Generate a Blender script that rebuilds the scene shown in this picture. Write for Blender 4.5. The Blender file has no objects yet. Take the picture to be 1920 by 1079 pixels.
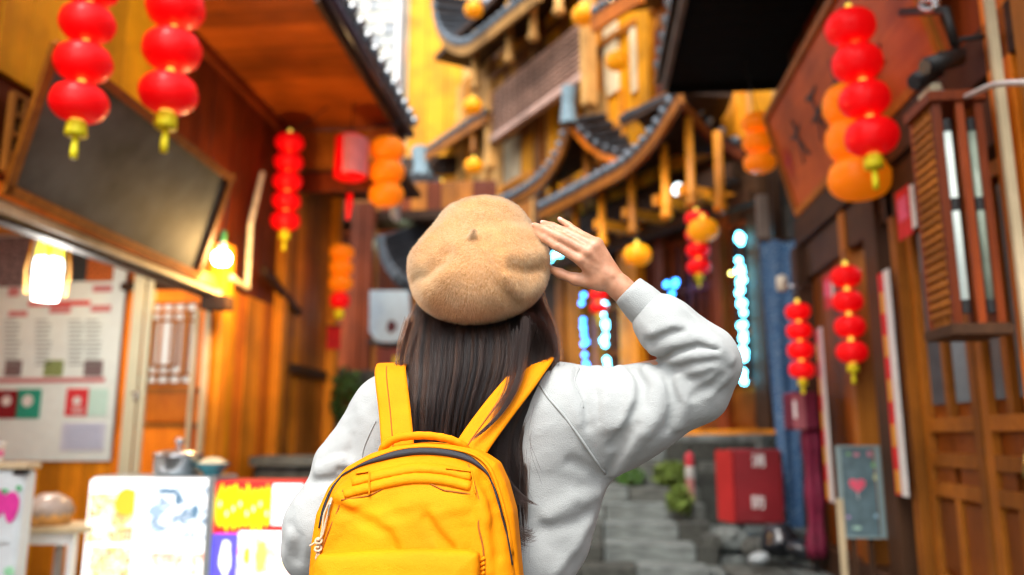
import bpy, math, random
import numpy as np
from mathutils import Vector, Matrix
PI = math.pi
scene = bpy.context.scene
COL = scene.collection
random.seed(7); RNG = np.random.default_rng(7)

# ------------------------------------------------------------------ camera
CAM_LOC = np.array([0.0, 0.0, 1.25]); PITCH = math.radians(10.6); YAW = math.radians(5.3); FPX = 1500.0
cam = bpy.data.cameras.new('camera'); cam_ob = bpy.data.objects.new('camera', cam); COL.objects.link(cam_ob)
cam_ob.location = CAM_LOC.tolist(); cam_ob.rotation_euler = (PI/2 + PITCH, 0, YAW)
cam.sensor_width = 36.0; cam.lens = FPX/1920*36; cam.clip_start = 0.05; cam.clip_end = 400
cam.dof.use_dof = True; cam.dof.focus_distance = 1.47; cam.dof.aperture_fstop = 1.65; cam.dof.aperture_blades = 0
scene.camera = cam_ob

# ------------------------------------------------------------------ sky, sun, exposure
world = bpy.data.worlds.new('World'); scene.world = world; world.use_nodes = True
nt = world.node_tree; nt.nodes.clear()
SUN_EL, SUN_AZ = math.radians(56), math.radians(192)     # azimuth measured clockwise from +Y
sky = nt.nodes.new('ShaderNodeTexSky'); sky.sky_type = 'NISHITA'; sky.sun_disc = False
sky.sun_elevation = SUN_EL; sky.sun_rotation = SUN_AZ; sky.air_density = 1.0; sky.dust_density = 4.0; sky.ozone_density = 0.5
hsv = nt.nodes.new('ShaderNodeHueSaturation'); hsv.inputs['Saturation'].default_value = 0.30
bg = nt.nodes.new('ShaderNodeBackground'); bg.inputs['Strength'].default_value = 0.15
wo = nt.nodes.new('ShaderNodeOutputWorld')
nt.links.new(sky.outputs[0], hsv.inputs['Color']); nt.links.new(hsv.outputs[0], bg.inputs['Color']); nt.links.new(bg.outputs[0], wo.inputs['Surface'])
sun = bpy.data.lights.new('sun', 'SUN'); sun.energy = 1.2; sun.angle = math.radians(18); sun.color = (1.0, 0.96, 0.90)
sun_ob = bpy.data.objects.new('sun', sun); COL.objects.link(sun_ob)
sd = Vector((math.sin(SUN_AZ)*math.cos(SUN_EL), math.cos(SUN_AZ)*math.cos(SUN_EL), math.sin(SUN_EL)))
sun_ob.rotation_euler = sd.to_track_quat('Z', 'Y').to_euler(); sun_ob.location = (0, -5, 12)
vs = scene.view_settings; vs.view_transform = 'Standard'; vs.look = 'None'; vs.exposure = 1.38; vs.gamma = 1.0; vs.use_curve_mapping = False
scene.cycles.use_denoising = True; scene.cycles.max_bounces = 6; scene.cycles.filter_width = 1.1; scene.cycles.sample_clamp_indirect = 6.0
try: scene.cycles_curves.shape = 'RIBBONS'
except Exception: pass

# ------------------------------------------------------------------ where a line of sight meets a plane of the place
_F = np.array([-math.sin(YAW)*math.cos(PITCH), math.cos(YAW)*math.cos(PITCH), math.sin(PITCH)])
_R = np.array([math.cos(YAW), math.sin(YAW), 0.0]); _U = np.cross(_R, _F)
def ray(px, py): return _F + _R*((px-960)/FPX) + _U*((539.5-py)/FPX)
def at(px, py, Y):                      # point at depth Y along the street
    d = ray(px, py); return CAM_LOC + d*((Y-CAM_LOC[1])/d[1])
def atx(px, py, X):                     # point on a side wall at X
    d = ray(px, py); return CAM_LOC + d*((X-CAM_LOC[0])/d[0])
def atz(px, py, z):
    d = ray(px, py); return CAM_LOC + d*((z-CAM_LOC[2])/d[2])
def proj(p):
    v = np.asarray(p, float)-CAM_LOC; w = v@_F
    return 960+FPX*(v@_R)/w, 539.5-FPX*(v@_U)/w, w

# ------------------------------------------------------------------ materials
MATS = {}
def srgb(r, g, b):
    f = lambda c: (c/255/12.92) if c/255 <= .04045 else ((c/255+.055)/1.055)**2.4
    return (f(r), f(g), f(b))
def _nodes(name):
    m = bpy.data.materials.new(name); m.use_nodes = True
    t = m.node_tree; b = t.nodes['Principled BSDF']; MATS[name] = m
    return m, t, b
def mat(name, col, rough=.6, metal=0.0, var=.18, scale=12.0, bump=.0, bscale=60.0, spec=.4, sheen=0.0, emit=None, estr=0.0, coat=0.0, stretch=(1,1,1)):
    """Even colour broken up by soft noise, with optional fine relief."""
    if name in MATS: return MATS[name]
    m, t, b = _nodes(name)
    tc = t.nodes.new('ShaderNodeTexCoord'); mp = t.nodes.new('ShaderNodeMapping'); mp.inputs['Scale'].default_value = stretch
    t.links.new(tc.outputs['Object'], mp.inputs['Vector'])
    n = t.nodes.new('ShaderNodeTexNoise'); n.inputs['Scale'].default_value = scale; n.inputs['Detail'].default_value = 6
    t.links.new(mp.outputs[0], n.inputs['Vector'])
    r = t.nodes.new('ShaderNodeValToRGB'); r.color_ramp.elements[0].position = .3; r.color_ramp.elements[1].position = .7
    r.color_ramp.elements[0].color = tuple(c*(1-var) for c in col)+(1,); r.color_ramp.elements[1].color = tuple(min(1, c*(1+var)) for c in col)+(1,)
    t.links.new(n.outputs['Fac'], r.inputs[0]); t.links.new(r.outputs[0], b.inputs['Base Color'])
    b.inputs['Roughness'].default_value = rough; b.inputs['Metallic'].default_value = metal
    b.inputs['Specular IOR Level'].default_value = spec; b.inputs['Sheen Weight'].default_value = sheen; b.inputs['Coat Weight'].default_value = coat
    if bump:
        n2 = t.nodes.new('ShaderNodeTexNoise'); n2.inputs['Scale'].default_value = bscale; n2.inputs['Detail'].default_value = 4
        t.links.new(mp.outputs[0], n2.inputs['Vector'])
        bp = t.nodes.new('ShaderNodeBump'); bp.inputs['Strength'].default_value = bump; bp.inputs['Distance'].default_value = .01
        t.links.new(n2.outputs['Fac'], bp.inputs['Height']); t.links.new(bp.outputs[0], b.inputs['Normal'])
    if emit:
        b.inputs['Emission Color'].default_value = tuple(emit)+(1,); b.inputs['Emission Strength'].default_value = estr
    return m
def wood(name, c1, c2, rough=.45, axis='Z', scale=3.0, coat=.15, rnd=.35):
    """Boards: grain stretched along one axis; every board (object) takes its own tone."""
    if name in MATS: return MATS[name]
    m, t, b = _nodes(name)
    tc = t.nodes.new('ShaderNodeTexCoord'); mp = t.nodes.new('ShaderNodeMapping')
    s = {'X': (.35, 6, 6), 'Y': (6, .35, 6), 'Z': (6, 6, .35)}[axis]; mp.inputs['Scale'].default_value = s
    oi = t.nodes.new('ShaderNodeObjectInfo'); add = t.nodes.new('ShaderNodeVectorMath'); add.operation = 'ADD'
    sc_ = t.nodes.new('ShaderNodeVectorMath'); sc_.operation = 'SCALE'; sc_.inputs['Scale'].default_value = 37.0
    cb = t.nodes.new('ShaderNodeCombineXYZ')
    for i in range(3): t.links.new(oi.outputs['Random'], cb.inputs[i])
    t.links.new(cb.outputs[0], sc_.inputs[0]); t.links.new(tc.outputs['Object'], mp.inputs['Vector'])
    t.links.new(mp.outputs[0], add.inputs[0]); t.links.new(sc_.outputs[0], add.inputs[1])
    n = t.nodes.new('ShaderNodeTexNoise'); n.inputs['Scale'].default_value = scale; n.inputs['Detail'].default_value = 8; n.inputs['Roughness'].default_value = .65
    n.inputs['Distortion'].default_value = 1.2
    t.links.new(add.outputs[0], n.inputs['Vector'])
    r = t.nodes.new('ShaderNodeValToRGB'); r.color_ramp.elements[0].position = .28; r.color_ramp.elements[1].position = .72
    r.color_ramp.elements[0].color = tuple(c1)+(1,); r.color_ramp.elements[1].color = tuple(c2)+(1,)
    t.links.new(n.outputs['Fac'], r.inputs[0])
    h = t.nodes.new('ShaderNodeHueSaturation'); mr = t.nodes.new('ShaderNodeMapRange')
    mr.inputs['To Min'].default_value = 1-rnd; mr.inputs['To Max'].default_value = 1+rnd*.8
    t.links.new(oi.outputs['Random'], mr.inputs['Value']); t.links.new(mr.outputs[0], h.inputs['Value']); t.links.new(r.outputs[0], h.inputs['Color'])
    t.links.new(h.outputs[0], b.inputs['Base Color'])
    b.inputs['Roughness'].default_value = rough+.08; b.inputs['Coat Weight'].default_value = coat*.4; b.inputs['Coat Roughness'].default_value = .3; b.inputs['Specular IOR Level'].default_value = .22
    gn = t.nodes.new('ShaderNodeTexNoise'); gn.inputs['Scale'].default_value = 1.7; gn.inputs['Detail'].default_value = 5; gm = t.nodes.new('ShaderNodeNewGeometry')
    gr = t.nodes.new('ShaderNodeMapRange'); gr.inputs['From Min'].default_value = .35; gr.inputs['From Max'].default_value = .62; gr.inputs['To Min'].default_value = .62; gr.inputs['To Max'].default_value = 1.08
    gx = t.nodes.new('ShaderNodeMath'); gx.operation = 'MULTIPLY'; t.links.new(gm.outputs['Position'], gn.inputs['Vector']); t.links.new(gn.outputs['Fac'], gr.inputs['Value']); t.links.new(mr.outputs[0], gx.inputs[0]); t.links.new(gr.outputs[0], gx.inputs[1]); t.links.new(gx.outputs[0], h.inputs['Value'])
    bp = t.nodes.new('ShaderNodeBump'); bp.inputs['Strength'].default_value = .25; bp.inputs['Distance'].default_value = .01
    t.links.new(n.outputs['Fac'], bp.inputs['Height']); t.links.new(bp.outputs[0], b.inputs['Normal'])
    return m
def glow(name, col, strength):
    if name in MATS: return MATS[name]
    m, t, b = _nodes(name)
    b.inputs['Base Color'].default_value = tuple(col)+(1,); b.inputs['Emission Color'].default_value = tuple(col)+(1,)
    b.inputs['Emission Strength'].default_value = strength
    return m

# ------------------------------------------------------------------ mesh building
class MB:
    """Collects polygons; build() links them as ONE mesh object."""
    def __init__(s): s.v = []; s.f = []
    def add(s, vs, fs):
        o = len(s.v); s.v.extend([tuple(map(float, v)) for v in vs]); s.f.extend([tuple(i+o for i in f) for f in fs]); return s
    def box(s, lo, hi, b=0.0):
        x0, y0, z0 = lo; x1, y1, z1 = hi
        if b <= 0:
            return s.add([(x0,y0,z0),(x1,y0,z0),(x1,y1,z0),(x0,y1,z0),(x0,y0,z1),(x1,y0,z1),(x1,y1,z1),(x0,y1,z1)],
                  [(0,3,2,1),(4,5,6,7),(0,1,5,4),(1,2,6,5),(2,3,7,6),(3,0,4,7)])
        # chamfered box: 24 corner points, 6 faces + 12 edges + 8 corners
        b = min(b, .49*min(x1-x0, y1-y0, z1-z0)); vs = []; ix = {}
        for i, X in enumerate((x0, x1)):
            for j, Y in enumerate((y0, y1)):
                for k, Z in enumerate((z0, z1)):
                    sx, sy, sz = (b if i == 0 else -b), (b if j == 0 else -b), (b if k == 0 else -b)
                    ix[i,j,k,0] = len(vs); vs.append((X, Y+sy, Z+sz))
                    ix[i,j,k,1] = len(vs); vs.append((X+sx, Y, Z+sz))
                    ix[i,j,k,2] = len(vs); vs.append((X+sx, Y+sy, Z))
        fs = []
        for a in (0, 1):
            q = lambda c: [c[0], c[1], c[2], c[3]]
            f = [ix[a,0,0,0], ix[a,1,0,0], ix[a,1,1,0], ix[a,0,1,0]]; fs.append(tuple(f if a else f[::-1]))
            f = [ix[0,a,0,1], ix[1,a,0,1], ix[1,a,1,1], ix[0,a,1,1]]; fs.append(tuple(f[::-1] if a else f))
            f = [ix[0,0,a,2], ix[1,0,a,2], ix[1,1,a,2], ix[0,1,a,2]]; fs.append(tuple(f if a else f[::-1]))
        for a in (0, 1):
            for c in (0, 1):
                fs.append((ix[a,c,0,0], ix[a,c,1,0], ix[a,c,1,1], ix[a,c,0,1])); fs.append((ix[a,0,c,0], ix[a,1,c,0], ix[a,1,c,2], ix[a,0,c,2])); fs.append((ix[0,a,c,1], ix[1,a,c,1], ix[1,a,c,2], ix[0,a,c,2]))
                for e in (0, 1): fs.append((ix[a,c,e,0], ix[a,c,e,1], ix[a,c,e,2]))
        return s.add(vs, fs)
    def tube(s, pts, r, n=8, cap=True, flat=1.0, flatdir=None):
        pts = [np.asarray(p, float) for p in pts]; R = r if hasattr(r, '__len__') else [r]*len(pts)
        rings = []; up = None; base = len(s.v)
        for i, p in enumerate(pts):
            t = pts[min(i+1, len(pts)-1)]-pts[max(i-1, 0)]; t = t/(np.linalg.norm(t)+1e-12)
            if up is None:
                a = np.array(flatdir if flatdir is not None else ((0,0,1) if abs(t[2]) < .9 else (1,0,0)), float)
            else: a = up
            a = a-t*(a@t); a = a/(np.linalg.norm(a)+1e-12); up = a; bb = np.cross(t, a)
            rings.append([tuple(p+(a*math.cos(2*PI*k/n)*flat+bb*math.sin(2*PI*k/n))*R[i]) for k in range(n)])
        vs = [v for rg in rings for v in rg]; fs = []
        for i in range(len(pts)-1):
            for k in range(n): fs.append((i*n+k, i*n+(k+1)%n, (i+1)*n+(k+1)%n, (i+1)*n+k))
        if cap: fs.append(tuple(range(n))[::-1]); fs.append(tuple((len(pts)-1)*n+k for k in range(n)))
        return s.add(vs, fs)
    def lathe(s, prof, n=20, c=(0,0,0), ribs=0, rib=.0):
        """prof: (radius, z) from bottom to top round the z axis."""
        vs = []; fs = []
        for (r, z) in prof:
            for k in range(n):
                rr = r*(1-rib*(k % 2)) if ribs else r
                vs.append((c[0]+rr*math.cos(2*PI*k/n), c[1]+rr*math.sin(2*PI*k/n), c[2]+z))
        for i in range(len(prof)-1):
            for k in range(n): fs.append((i*n+k, i*n+(k+1)%n, (i+1)*n+(k+1)%n, (i+1)*n+k))
        fs.append(tuple(range(n))[::-1]); fs.append(tuple((len(prof)-1)*n+k for k in range(n)))
        return s.add(vs, fs)
    def prism(s, poly, d0, d1, axis='y'):
        """poly in two axes, extruded along the third."""
        n = len(poly); m = {'y': lambda a, b, d: (a, d, b), 'z': lambda a, b, d: (a, b, d), 'x': lambda a, b, d: (d, a, b)}[axis]
        vs = [m(a, b, d0) for a, b in poly]+[m(a, b, d1) for a, b in poly]
        return s.add(vs, [tuple(range(n)), tuple(range(n, 2*n))[::-1]]+[(i, n+i, n+(i+1)%n, (i+1)%n) for i in range(n)])
    def quadbox(s, a, b, c, d, n):
        """slab over the quad a b c d, thickened by the vector n"""
        a, b, c, d, n = [np.asarray(q, float) for q in (a, b, c, d, n)]
        return s.add([a, b, c, d, a+n, b+n, c+n, d+n], [(0,3,2,1),(4,5,6,7),(0,1,5,4),(1,2,6,5),(2,3,7,6),(3,0,4,7)])
    def mesh(s, name, material, smooth=False):
        me = bpy.data.meshes.new(name); me.from_pydata(s.v, [], s.f); me.update()
        import bmesh
        b = bmesh.new(); b.from_mesh(me); bmesh.ops.recalc_face_normals(b, faces=b.faces); b.to_mesh(me); b.free()
        if material: me.materials.append(material)
        if smooth: me.shade_smooth()
        return me
    def build(s, name, material, parent=None, smooth=False, **kw): return link(name, s.mesh(name, material, smooth), parent, **kw)
def link(name, me, parent=None, label=None, cat=None, group=None, kind=None, loc=None, rot=None, scale=None):
    o = bpy.data.objects.new(name, me); COL.objects.link(o)
    if parent is not None: o.parent = parent
    if loc is not None: o.location = tuple(map(float, loc))
    if rot is not None: o.rotation_euler = rot
    if scale is not None: o.scale = scale
    if label: o['label'] = label
    if cat: o['category'] = cat
    if group: o['group'] = group
    if kind: o['kind'] = kind
    return o
def thing(name, label, cat, loc=(0,0,0), rz=0.0, group=None, kind=None):
    return link(name, None, None, label, cat, group, kind, loc, (0, 0, rz))
def box(name, lo, hi, m, parent=None, b=.006, **kw): return MB().box(lo, hi, b).build(name, m, parent, **kw)
def tube(name, pts, r, m, parent=None, n=8, smooth=True, **kw): return MB().tube(pts, r, n).build(name, m, parent, smooth, **kw)
def smooth_line(pts, k=8):
    """Catmull-Rom through the points."""
    P = [np.asarray(p, float) for p in pts]; P = [2*P[0]-P[1]]+P+[2*P[-1]-P[-2]]; out = []
    for i in range(1, len(P)-2):
        for j in range(k):
            t = j/k; a, b, c, d = P[i-1], P[i], P[i+1], P[i+2]
            out.append(.5*((2*b)+(c-a)*t+(2*a-5*b+4*c-d)*t*t+(3*b-a-3*c+d)*t**3))
    out.append(P[-2]); return out
def copy_tree(o, parent=None, **kw):
    c = o.copy(); COL.objects.link(c); c.parent = parent
    for k, v in kw.items():
        if k == 'loc': c.location = tuple(map(float, v))
        elif k == 'rot': c.rotation_euler = v
        elif k == 'scale': c.scale = v
        elif v: c[k if k != 'cat' else 'category'] = v
    for ch in list(o.children): copy_tree(ch, c)
    return c

# ------------------------------------------------------------------ distance-field solids (smoothly blended bodies and cloth)
def V(*a): return np.array(a, float)
def _n3(q): return np.sqrt(q[:, 0]*q[:, 0]+q[:, 1]*q[:, 1]+q[:, 2]*q[:, 2])
def sd_cone(P, a, b, ra, rb, sq=None):
    a = np.asarray(a, P.dtype); ab = np.asarray(b, P.dtype)-a
    x = P[:, 0]-a[0]; y = P[:, 1]-a[1]; z = P[:, 2]-a[2]
    t = np.clip((x*ab[0]+y*ab[1]+z*ab[2])*P.dtype.type(1/(float(ab@ab)+1e-12)), 0, 1)
    x -= t*ab[0]; y -= t*ab[1]; z -= t*ab[2]
    return np.sqrt(x*x+y*y+z*z)-(ra+(rb-ra)*t)
def sd_ell(P, c, r, M=None):
    q = P-np.asarray(c, P.dtype)
    if M is not None: q = q@np.asarray(M, P.dtype)
    r = np.asarray(r, P.dtype); k0 = _n3(q/r); k1 = _n3(q/(r*r))+1e-9
    return k0*(k0-1)/k1
def near(P, d, c, R, f, k):
    """blend in a detail that lies within R of c, worked out only for the points near it"""
    c = np.asarray(c, P.dtype); m = _n3(P-c) < R+.05
    if m.any(): d[m] = smin(d[m], f(P[m]), k)
    return d
def smin(a, b, k):
    h = np.maximum(k-np.abs(a-b), 0)/k; return np.minimum(a, b)-h*h*k*.25
def smax(a, b, k): return -smin(-a, -b, k)
def sd_line(P, pts):
    """distance to a polyline"""
    d = np.full(len(P), 9.0, P.dtype)
    for a, b in zip(pts[:-1], pts[1:]): d = np.minimum(d, sd_cone(P, a, b, 0, 0))
    return d
def sd_poly(x, z, poly):
    n = len(poly); d = np.full(x.shape, 9.0); ins = np.zeros(x.shape, bool)
    for i in range(n):
        ax, az = poly[i]; bx, bz = poly[(i+1) % n]; ex, ez = bx-ax, bz-az
        t = np.clip(((x-ax)*ex+(z-az)*ez)/(ex*ex+ez*ez+1e-12), 0, 1)
        d = np.minimum(d, np.hypot(x-ax-t*ex, z-az-t*ez))
        c = ((az > z) != (bz > z)); xi = ex*(z-az)/(ez if abs(ez) > 1e-9 else 1e-9)+ax; ins ^= (c & (x < xi))
    return np.where(ins, -d, d)
def folds(P, d, lines, sy=1.0):
    """raise (+) or sink (-) soft folds along lines that lie on the surface"""
    m = np.abs(d) < .05
    if not m.any(): return d
    ii = np.nonzero(m)[0]; Q = P[ii]; add = np.zeros(len(Q), P.dtype)
    for pts, amp, w in lines:
        if len(pts) < 2: continue
        A = np.asarray(pts); c = (A.min(0)+A.max(0))/2; R = np.linalg.norm(A.max(0)-A.min(0))/2+2.4*w
        k = np.nonzero(_n3(Q-c.astype(P.dtype)) < R)[0]
        if len(k): add[k] += amp*np.exp(-(sd_line(Q[k], pts)/w)**2)
    d = d.copy(); d[ii] -= add; return d
def cast_many(f, pp, t0=1.0, t1=2.6):
    """march many lines of sight at once onto a solid"""
    D = np.array([ray(x, y) for x, y in pp]); D /= np.linalg.norm(D, axis=1)[:, None]; T = np.full(len(D), t0); live = np.ones(len(D), bool)
    for _ in range(160):
        i = np.nonzero(live)[0]
        if not len(i): break
        v = f(CAM_LOC+D[i]*T[i, None]); T[i] += np.where(v < 4e-4, 0, np.maximum(.75*v, 4e-4)); live[i] = (v >= 4e-4) & (T[i] < t1)
    return [CAM_LOC+d*t if t < t1 else None for d, t in zip(D, T)]
def cast(f, px, py): return cast_many(f, [(px, py)])[0]
def cast_line(f, pp, off=0.0):
    out = [p for p in cast_many(f, pp) if p is not None]
    if off: out = [p+(CAM_LOC-p)/np.linalg.norm(CAM_LOC-p)*off for p in out]
    return out
def sdf_mesh(f, lo, hi, h, name='solid', relax=1):
    lo = np.asarray(lo, float); hi = np.asarray(hi, float); B = 8
    nb = np.ceil((hi-lo)/(h*B)).astype(int); n = nb*B+1
    vol = np.empty(n, np.float32)
    bc = np.stack(np.meshgrid(*[np.arange(k) for k in nb], indexing='ij'), -1).reshape(-1, 3)
    cen = lo+(bc+.5)*h*B; fc = f(cen)
    for (i, j, k), v in zip(bc[np.abs(fc) >= 0], fc): vol[i*B:i*B+B+1, j*B:j*B+B+1, k*B:k*B+B+1] = 1 if v > 0 else -1
    act = bc[np.abs(fc) < h*B*.87*1.7+.012]
    g = np.stack(np.meshgrid(*[np.arange(B+1)]*3, indexing='ij'), -1).reshape(-1, 3)
    for c0 in range(0, len(act), 120):
        A = act[c0:c0+120]; idx = (A[:, None, :]*B+g[None]).reshape(-1, 3)
        vol[idx[:, 0], idx[:, 1], idx[:, 2]] = f((lo+idx*h).astype(np.float32))
    S = vol < 0
    cnt = sum(S[i:n[0]-1+i, j:n[1]-1+j, k:n[2]-1+k].astype(np.int8) for i in (0,1) for j in (0,1) for k in (0,1))
    cells = np.argwhere((cnt > 0) & (cnt < 8))
    ids = np.full(n-1, -1, np.int32); ids[cells[:, 0], cells[:, 1], cells[:, 2]] = np.arange(len(cells))
    acc = np.zeros((len(cells), 3)); num = np.zeros(len(cells))
    for ax in range(3):
        for a in (0, 1):
            for b in (0, 1):
                o0 = [0, 0, 0]; o1 = [0, 0, 0]; q = [i for i in range(3) if i != ax]
                o0[q[0]] = o1[q[0]] = a; o0[q[1]] = o1[q[1]] = b; o1[ax] = 1
                c0 = cells+o0; c1 = cells+o1; v0 = vol[c0[:, 0], c0[:, 1], c0[:, 2]]; v1 = vol[c1[:, 0], c1[:, 1], c1[:, 2]]
                m = (v0 < 0) != (v1 < 0); t = np.where(m, v0/np.where(m, v0-v1, 1), 0)
                p = c0.astype(float); p[:, ax] += t; acc[m] += p[m]; num[m] += 1
    verts = lo+acc/num[:, None]*h; faces = []
    for ax in range(3):
        q = [i for i in range(3) if i != ax]; sl0 = [slice(None)]*3; sl1 = [slice(None)]*3; sl0[ax] = slice(0, -1); sl1[ax] = slice(1, None)
        e = np.argwhere(S[tuple(sl0)] != S[tuple(sl1)])
        e = e[(e[:, q[0]] > 0) & (e[:, q[1]] > 0) & (e[:, q[0]] < n[q[0]]-1) & (e[:, q[1]] < n[q[1]]-1)]
        inside = S[e[:, 0], e[:, 1], e[:, 2]]
        def cid(da, db):
            c = e.copy(); c[:, q[0]] += da; c[:, q[1]] += db; return ids[c[:, 0], c[:, 1], c[:, 2]]
        Q = np.stack([cid(-1, -1), cid(0, -1), cid(0, 0), cid(-1, 0)], 1)
        flip = inside if ax != 1 else ~inside
        Q[~flip] = Q[~flip][:, ::-1]; faces.append(Q)
    F = np.concatenate(faces); F = F[(F >= 0).all(1)]
    E_ = np.concatenate([F[:, [i, (i+1) % 4]] for i in range(4)]); ia = np.concatenate([E_[:, 0], E_[:, 1]]); ib = np.concatenate([E_[:, 1], E_[:, 0]])
    cn = np.maximum(np.bincount(ia, minlength=len(verts)), 1)
    for _ in range(relax):
        verts = verts*.5+.5*np.stack([np.bincount(ia, verts[ib, k], len(verts)) for k in range(3)], 1)/cn[:, None]
    me = bpy.data.meshes.new(name)
    me.vertices.add(len(verts)); me.vertices.foreach_set('co', verts.astype(np.float32).ravel())
    me.loops.add(len(F)*4); me.loops.foreach_set('vertex_index', F.astype(np.int32).ravel())
    me.polygons.add(len(F)); me.polygons.foreach_set('loop_start', np.arange(0, len(F)*4, 4, dtype=np.int32))
    me.update(calc_edges=True); me.validate(); me.shade_smooth()
    return me
def solid(name, f, lo, hi, h, m, parent=None, relax=1, **kw):
    me = sdf_mesh(f, lo, hi, h, name, relax); me.materials.append(m); return link(name, me, parent, **kw)
def strands(name, paths, radii, m, parent=None, **kw):
    """paths: (N, K, 3); radii: (K,) or (N,K)"""
    N, K, _ = paths.shape; c = bpy.data.hair_curves.new(name); c.add_curves([K]*N)
    c.position_data.foreach_set('vector', paths.astype(np.float32).ravel())
    a = c.attributes.get('radius') or c.attributes.new('radius', 'FLOAT', 'POINT')
    rr = np.broadcast_to(radii, (N, K)).astype(np.float32); a.data.foreach_set('value', rr.ravel().copy())
    c.materials.append(m); return link(name, c, parent, **kw)
# ================================================================== shared woods and finishes
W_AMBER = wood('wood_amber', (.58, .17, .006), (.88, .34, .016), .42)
W_GOLD = wood('wood_gold', (.84, .31, .003), (.97, .43, .006), .5, rnd=.15)
W_TAN = wood('wood_tan', (.55, .25, .06), (.82, .46, .14), .6)
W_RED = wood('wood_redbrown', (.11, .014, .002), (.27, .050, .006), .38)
W_REDX = wood('wood_redbrown_cross', (.28, .052, .003), (.54, .13, .009), .36, axis='X')
W_BROWN = wood('wood_brown', (.26, .074, .006), (.50, .175, .016), .45)
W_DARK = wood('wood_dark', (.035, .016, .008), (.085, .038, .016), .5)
W_DOOR = wood('wood_door', (.20, .045, .005), (.36, .105, .012), .4)
W_ORANGE = wood('wood_orange', (.62, .13, .006), (.85, .25, .012), .4)
W_PALE = wood('wood_pale', (.55, .42, .24), (.75, .62, .40), .55)
W_GREYW = wood('wood_weathered', (.16, .13, .11), (.30, .25, .21), .7)
M_VOID = mat('dark_interior', (.012, .008, .006), .9)  # near-black colour stands in for the shade of unlit rooms
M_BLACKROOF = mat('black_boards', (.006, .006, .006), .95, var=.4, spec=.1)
M_TILE = mat('roof_tile_grey', (.03, .034, .04), .35, var=.4, scale=9)
M_TILEEND = mat('tile_end_glaze', (.15, .185, .22), .26, var=.3, spec=.6, coat=.35)
M_STONE = mat('stone_grey', (.066, .070, .062), .8, var=.55, scale=7, bump=.6, bscale=14)
M_STONE2 = mat('stone_dark', (.036, .038, .032), .85, var=.5, scale=6, bump=.6, bscale=12)
M_STONE3 = mat('stone_pale', (.11, .124, .118), .8, var=.5, scale=5, bump=.5, bscale=18)
M_GREENPOST = mat('pale_green_paint', (.62, .60, .42), .45, var=.1)
M_WHITE = mat('white_paint', (.78, .78, .76), .45, var=.06)
M_STEEL = mat('steel', (.55, .56, .58), .25, .9, var=.1)
M_IRON = mat('black_iron', (.012, .012, .012), .5)
_UB = {}
def unit(m):
    if m.name not in _UB: _UB[m.name] = MB().box((-.5, -.5, -.5), (.5, .5, .5), .03).mesh('block', m)
    return _UB[m.name]
def place(o, root):
    if root is None: return o
    o.parent = root
    if root.parent is None: o.matrix_parent_inverse = Matrix.Translation(-root.location) if root.get('frame') != 'local' else Matrix()
    return o
def sub_of(o, p):
    """make o a piece of the part p, left where it stands"""
    o.parent = p; o.matrix_parent_inverse = p.matrix_basis.inverted(); return o
def piece(name, lo, hi, m, root=None, rot=None, **kw):
    """one board, stone or slab: a shared block scaled to size"""
    lo = np.minimum(lo, hi).astype(float) if False else np.asarray(lo, float); hi = np.asarray(hi, float); a = np.minimum(lo, hi); b = np.maximum(lo, hi)
    o = link(name, unit(m), None, loc=(a+b)/2, scale=tuple(map(float, b-a)), rot=rot, **kw); return place(o, root)
def part(mb, name, m, root=None, smooth=False, **kw): return place(mb.build(name, m, None, smooth, **kw), root)
def row_of(name, axis, start, stop, w, lo, hi, m, root, gap=.006, jit=.008, ms=None):
    """boards side by side along one axis"""
    i = start
    while i < stop-.02:
        ww = min(w*random.uniform(.85, 1.15), stop-i); a = list(lo); b = list(hi); a[axis] = i+gap/2; b[axis] = i+ww-gap/2
        oth = [k for k in (0, 1) if k != axis][0]; j = random.uniform(-jit, jit)
        if name != 'step_stone': a[oth] += j; b[oth] += j
        piece(name, a, b, random.choice(ms) if ms else m, root); i += ww
def collage(name, stops, scale, strength, seed=0.0):
    """flat lit print: a jumble of colours as a blurred food photograph has"""
    m, t, b = _nodes(name); tc = t.nodes.new('ShaderNodeTexCoord'); mp = t.nodes.new('ShaderNodeMapping'); mp.inputs['Location'].default_value = (seed, seed*1.7, seed*.6); n = t.nodes.new('ShaderNodeTexNoise'); n.inputs['Scale'].default_value = scale; n.inputs['Detail'].default_value = 3; n.inputs['Distortion'].default_value = 1.5
    v = t.nodes.new('ShaderNodeTexVoronoi'); v.inputs['Scale'].default_value = scale*1.6; mx = t.nodes.new('ShaderNodeMath'); mx.operation = 'MULTIPLY_ADD'; mx.inputs[1].default_value = .35; sp_ = t.nodes.new('ShaderNodeSeparateColor')
    r = t.nodes.new('ShaderNodeValToRGB'); r.color_ramp.interpolation = 'LINEAR'
    for i, (p, c) in enumerate(stops):
        e = r.color_ramp.elements[i] if i < 2 else r.color_ramp.elements.new(p); e.position = p; e.color = tuple(c)+(1,)
    t.links.new(tc.outputs['Object'], mp.inputs['Vector']); t.links.new(mp.outputs[0], n.inputs['Vector']); t.links.new(mp.outputs[0], v.inputs['Vector']); t.links.new(v.outputs['Color'], sp_.inputs[0]); t.links.new(sp_.outputs[0], mx.inputs[0]); t.links.new(n.outputs['Fac'], mx.inputs[2])
    t.links.new(mx.outputs[0], r.inputs[0]); t.links.new(r.outputs[0], b.inputs['Base Color'])
    if strength: t.links.new(r.outputs[0], b.inputs['Emission Color']); b.inputs['Emission Strength'].default_value = strength
    b.inputs['Roughness'].default_value = .4; return m
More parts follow.
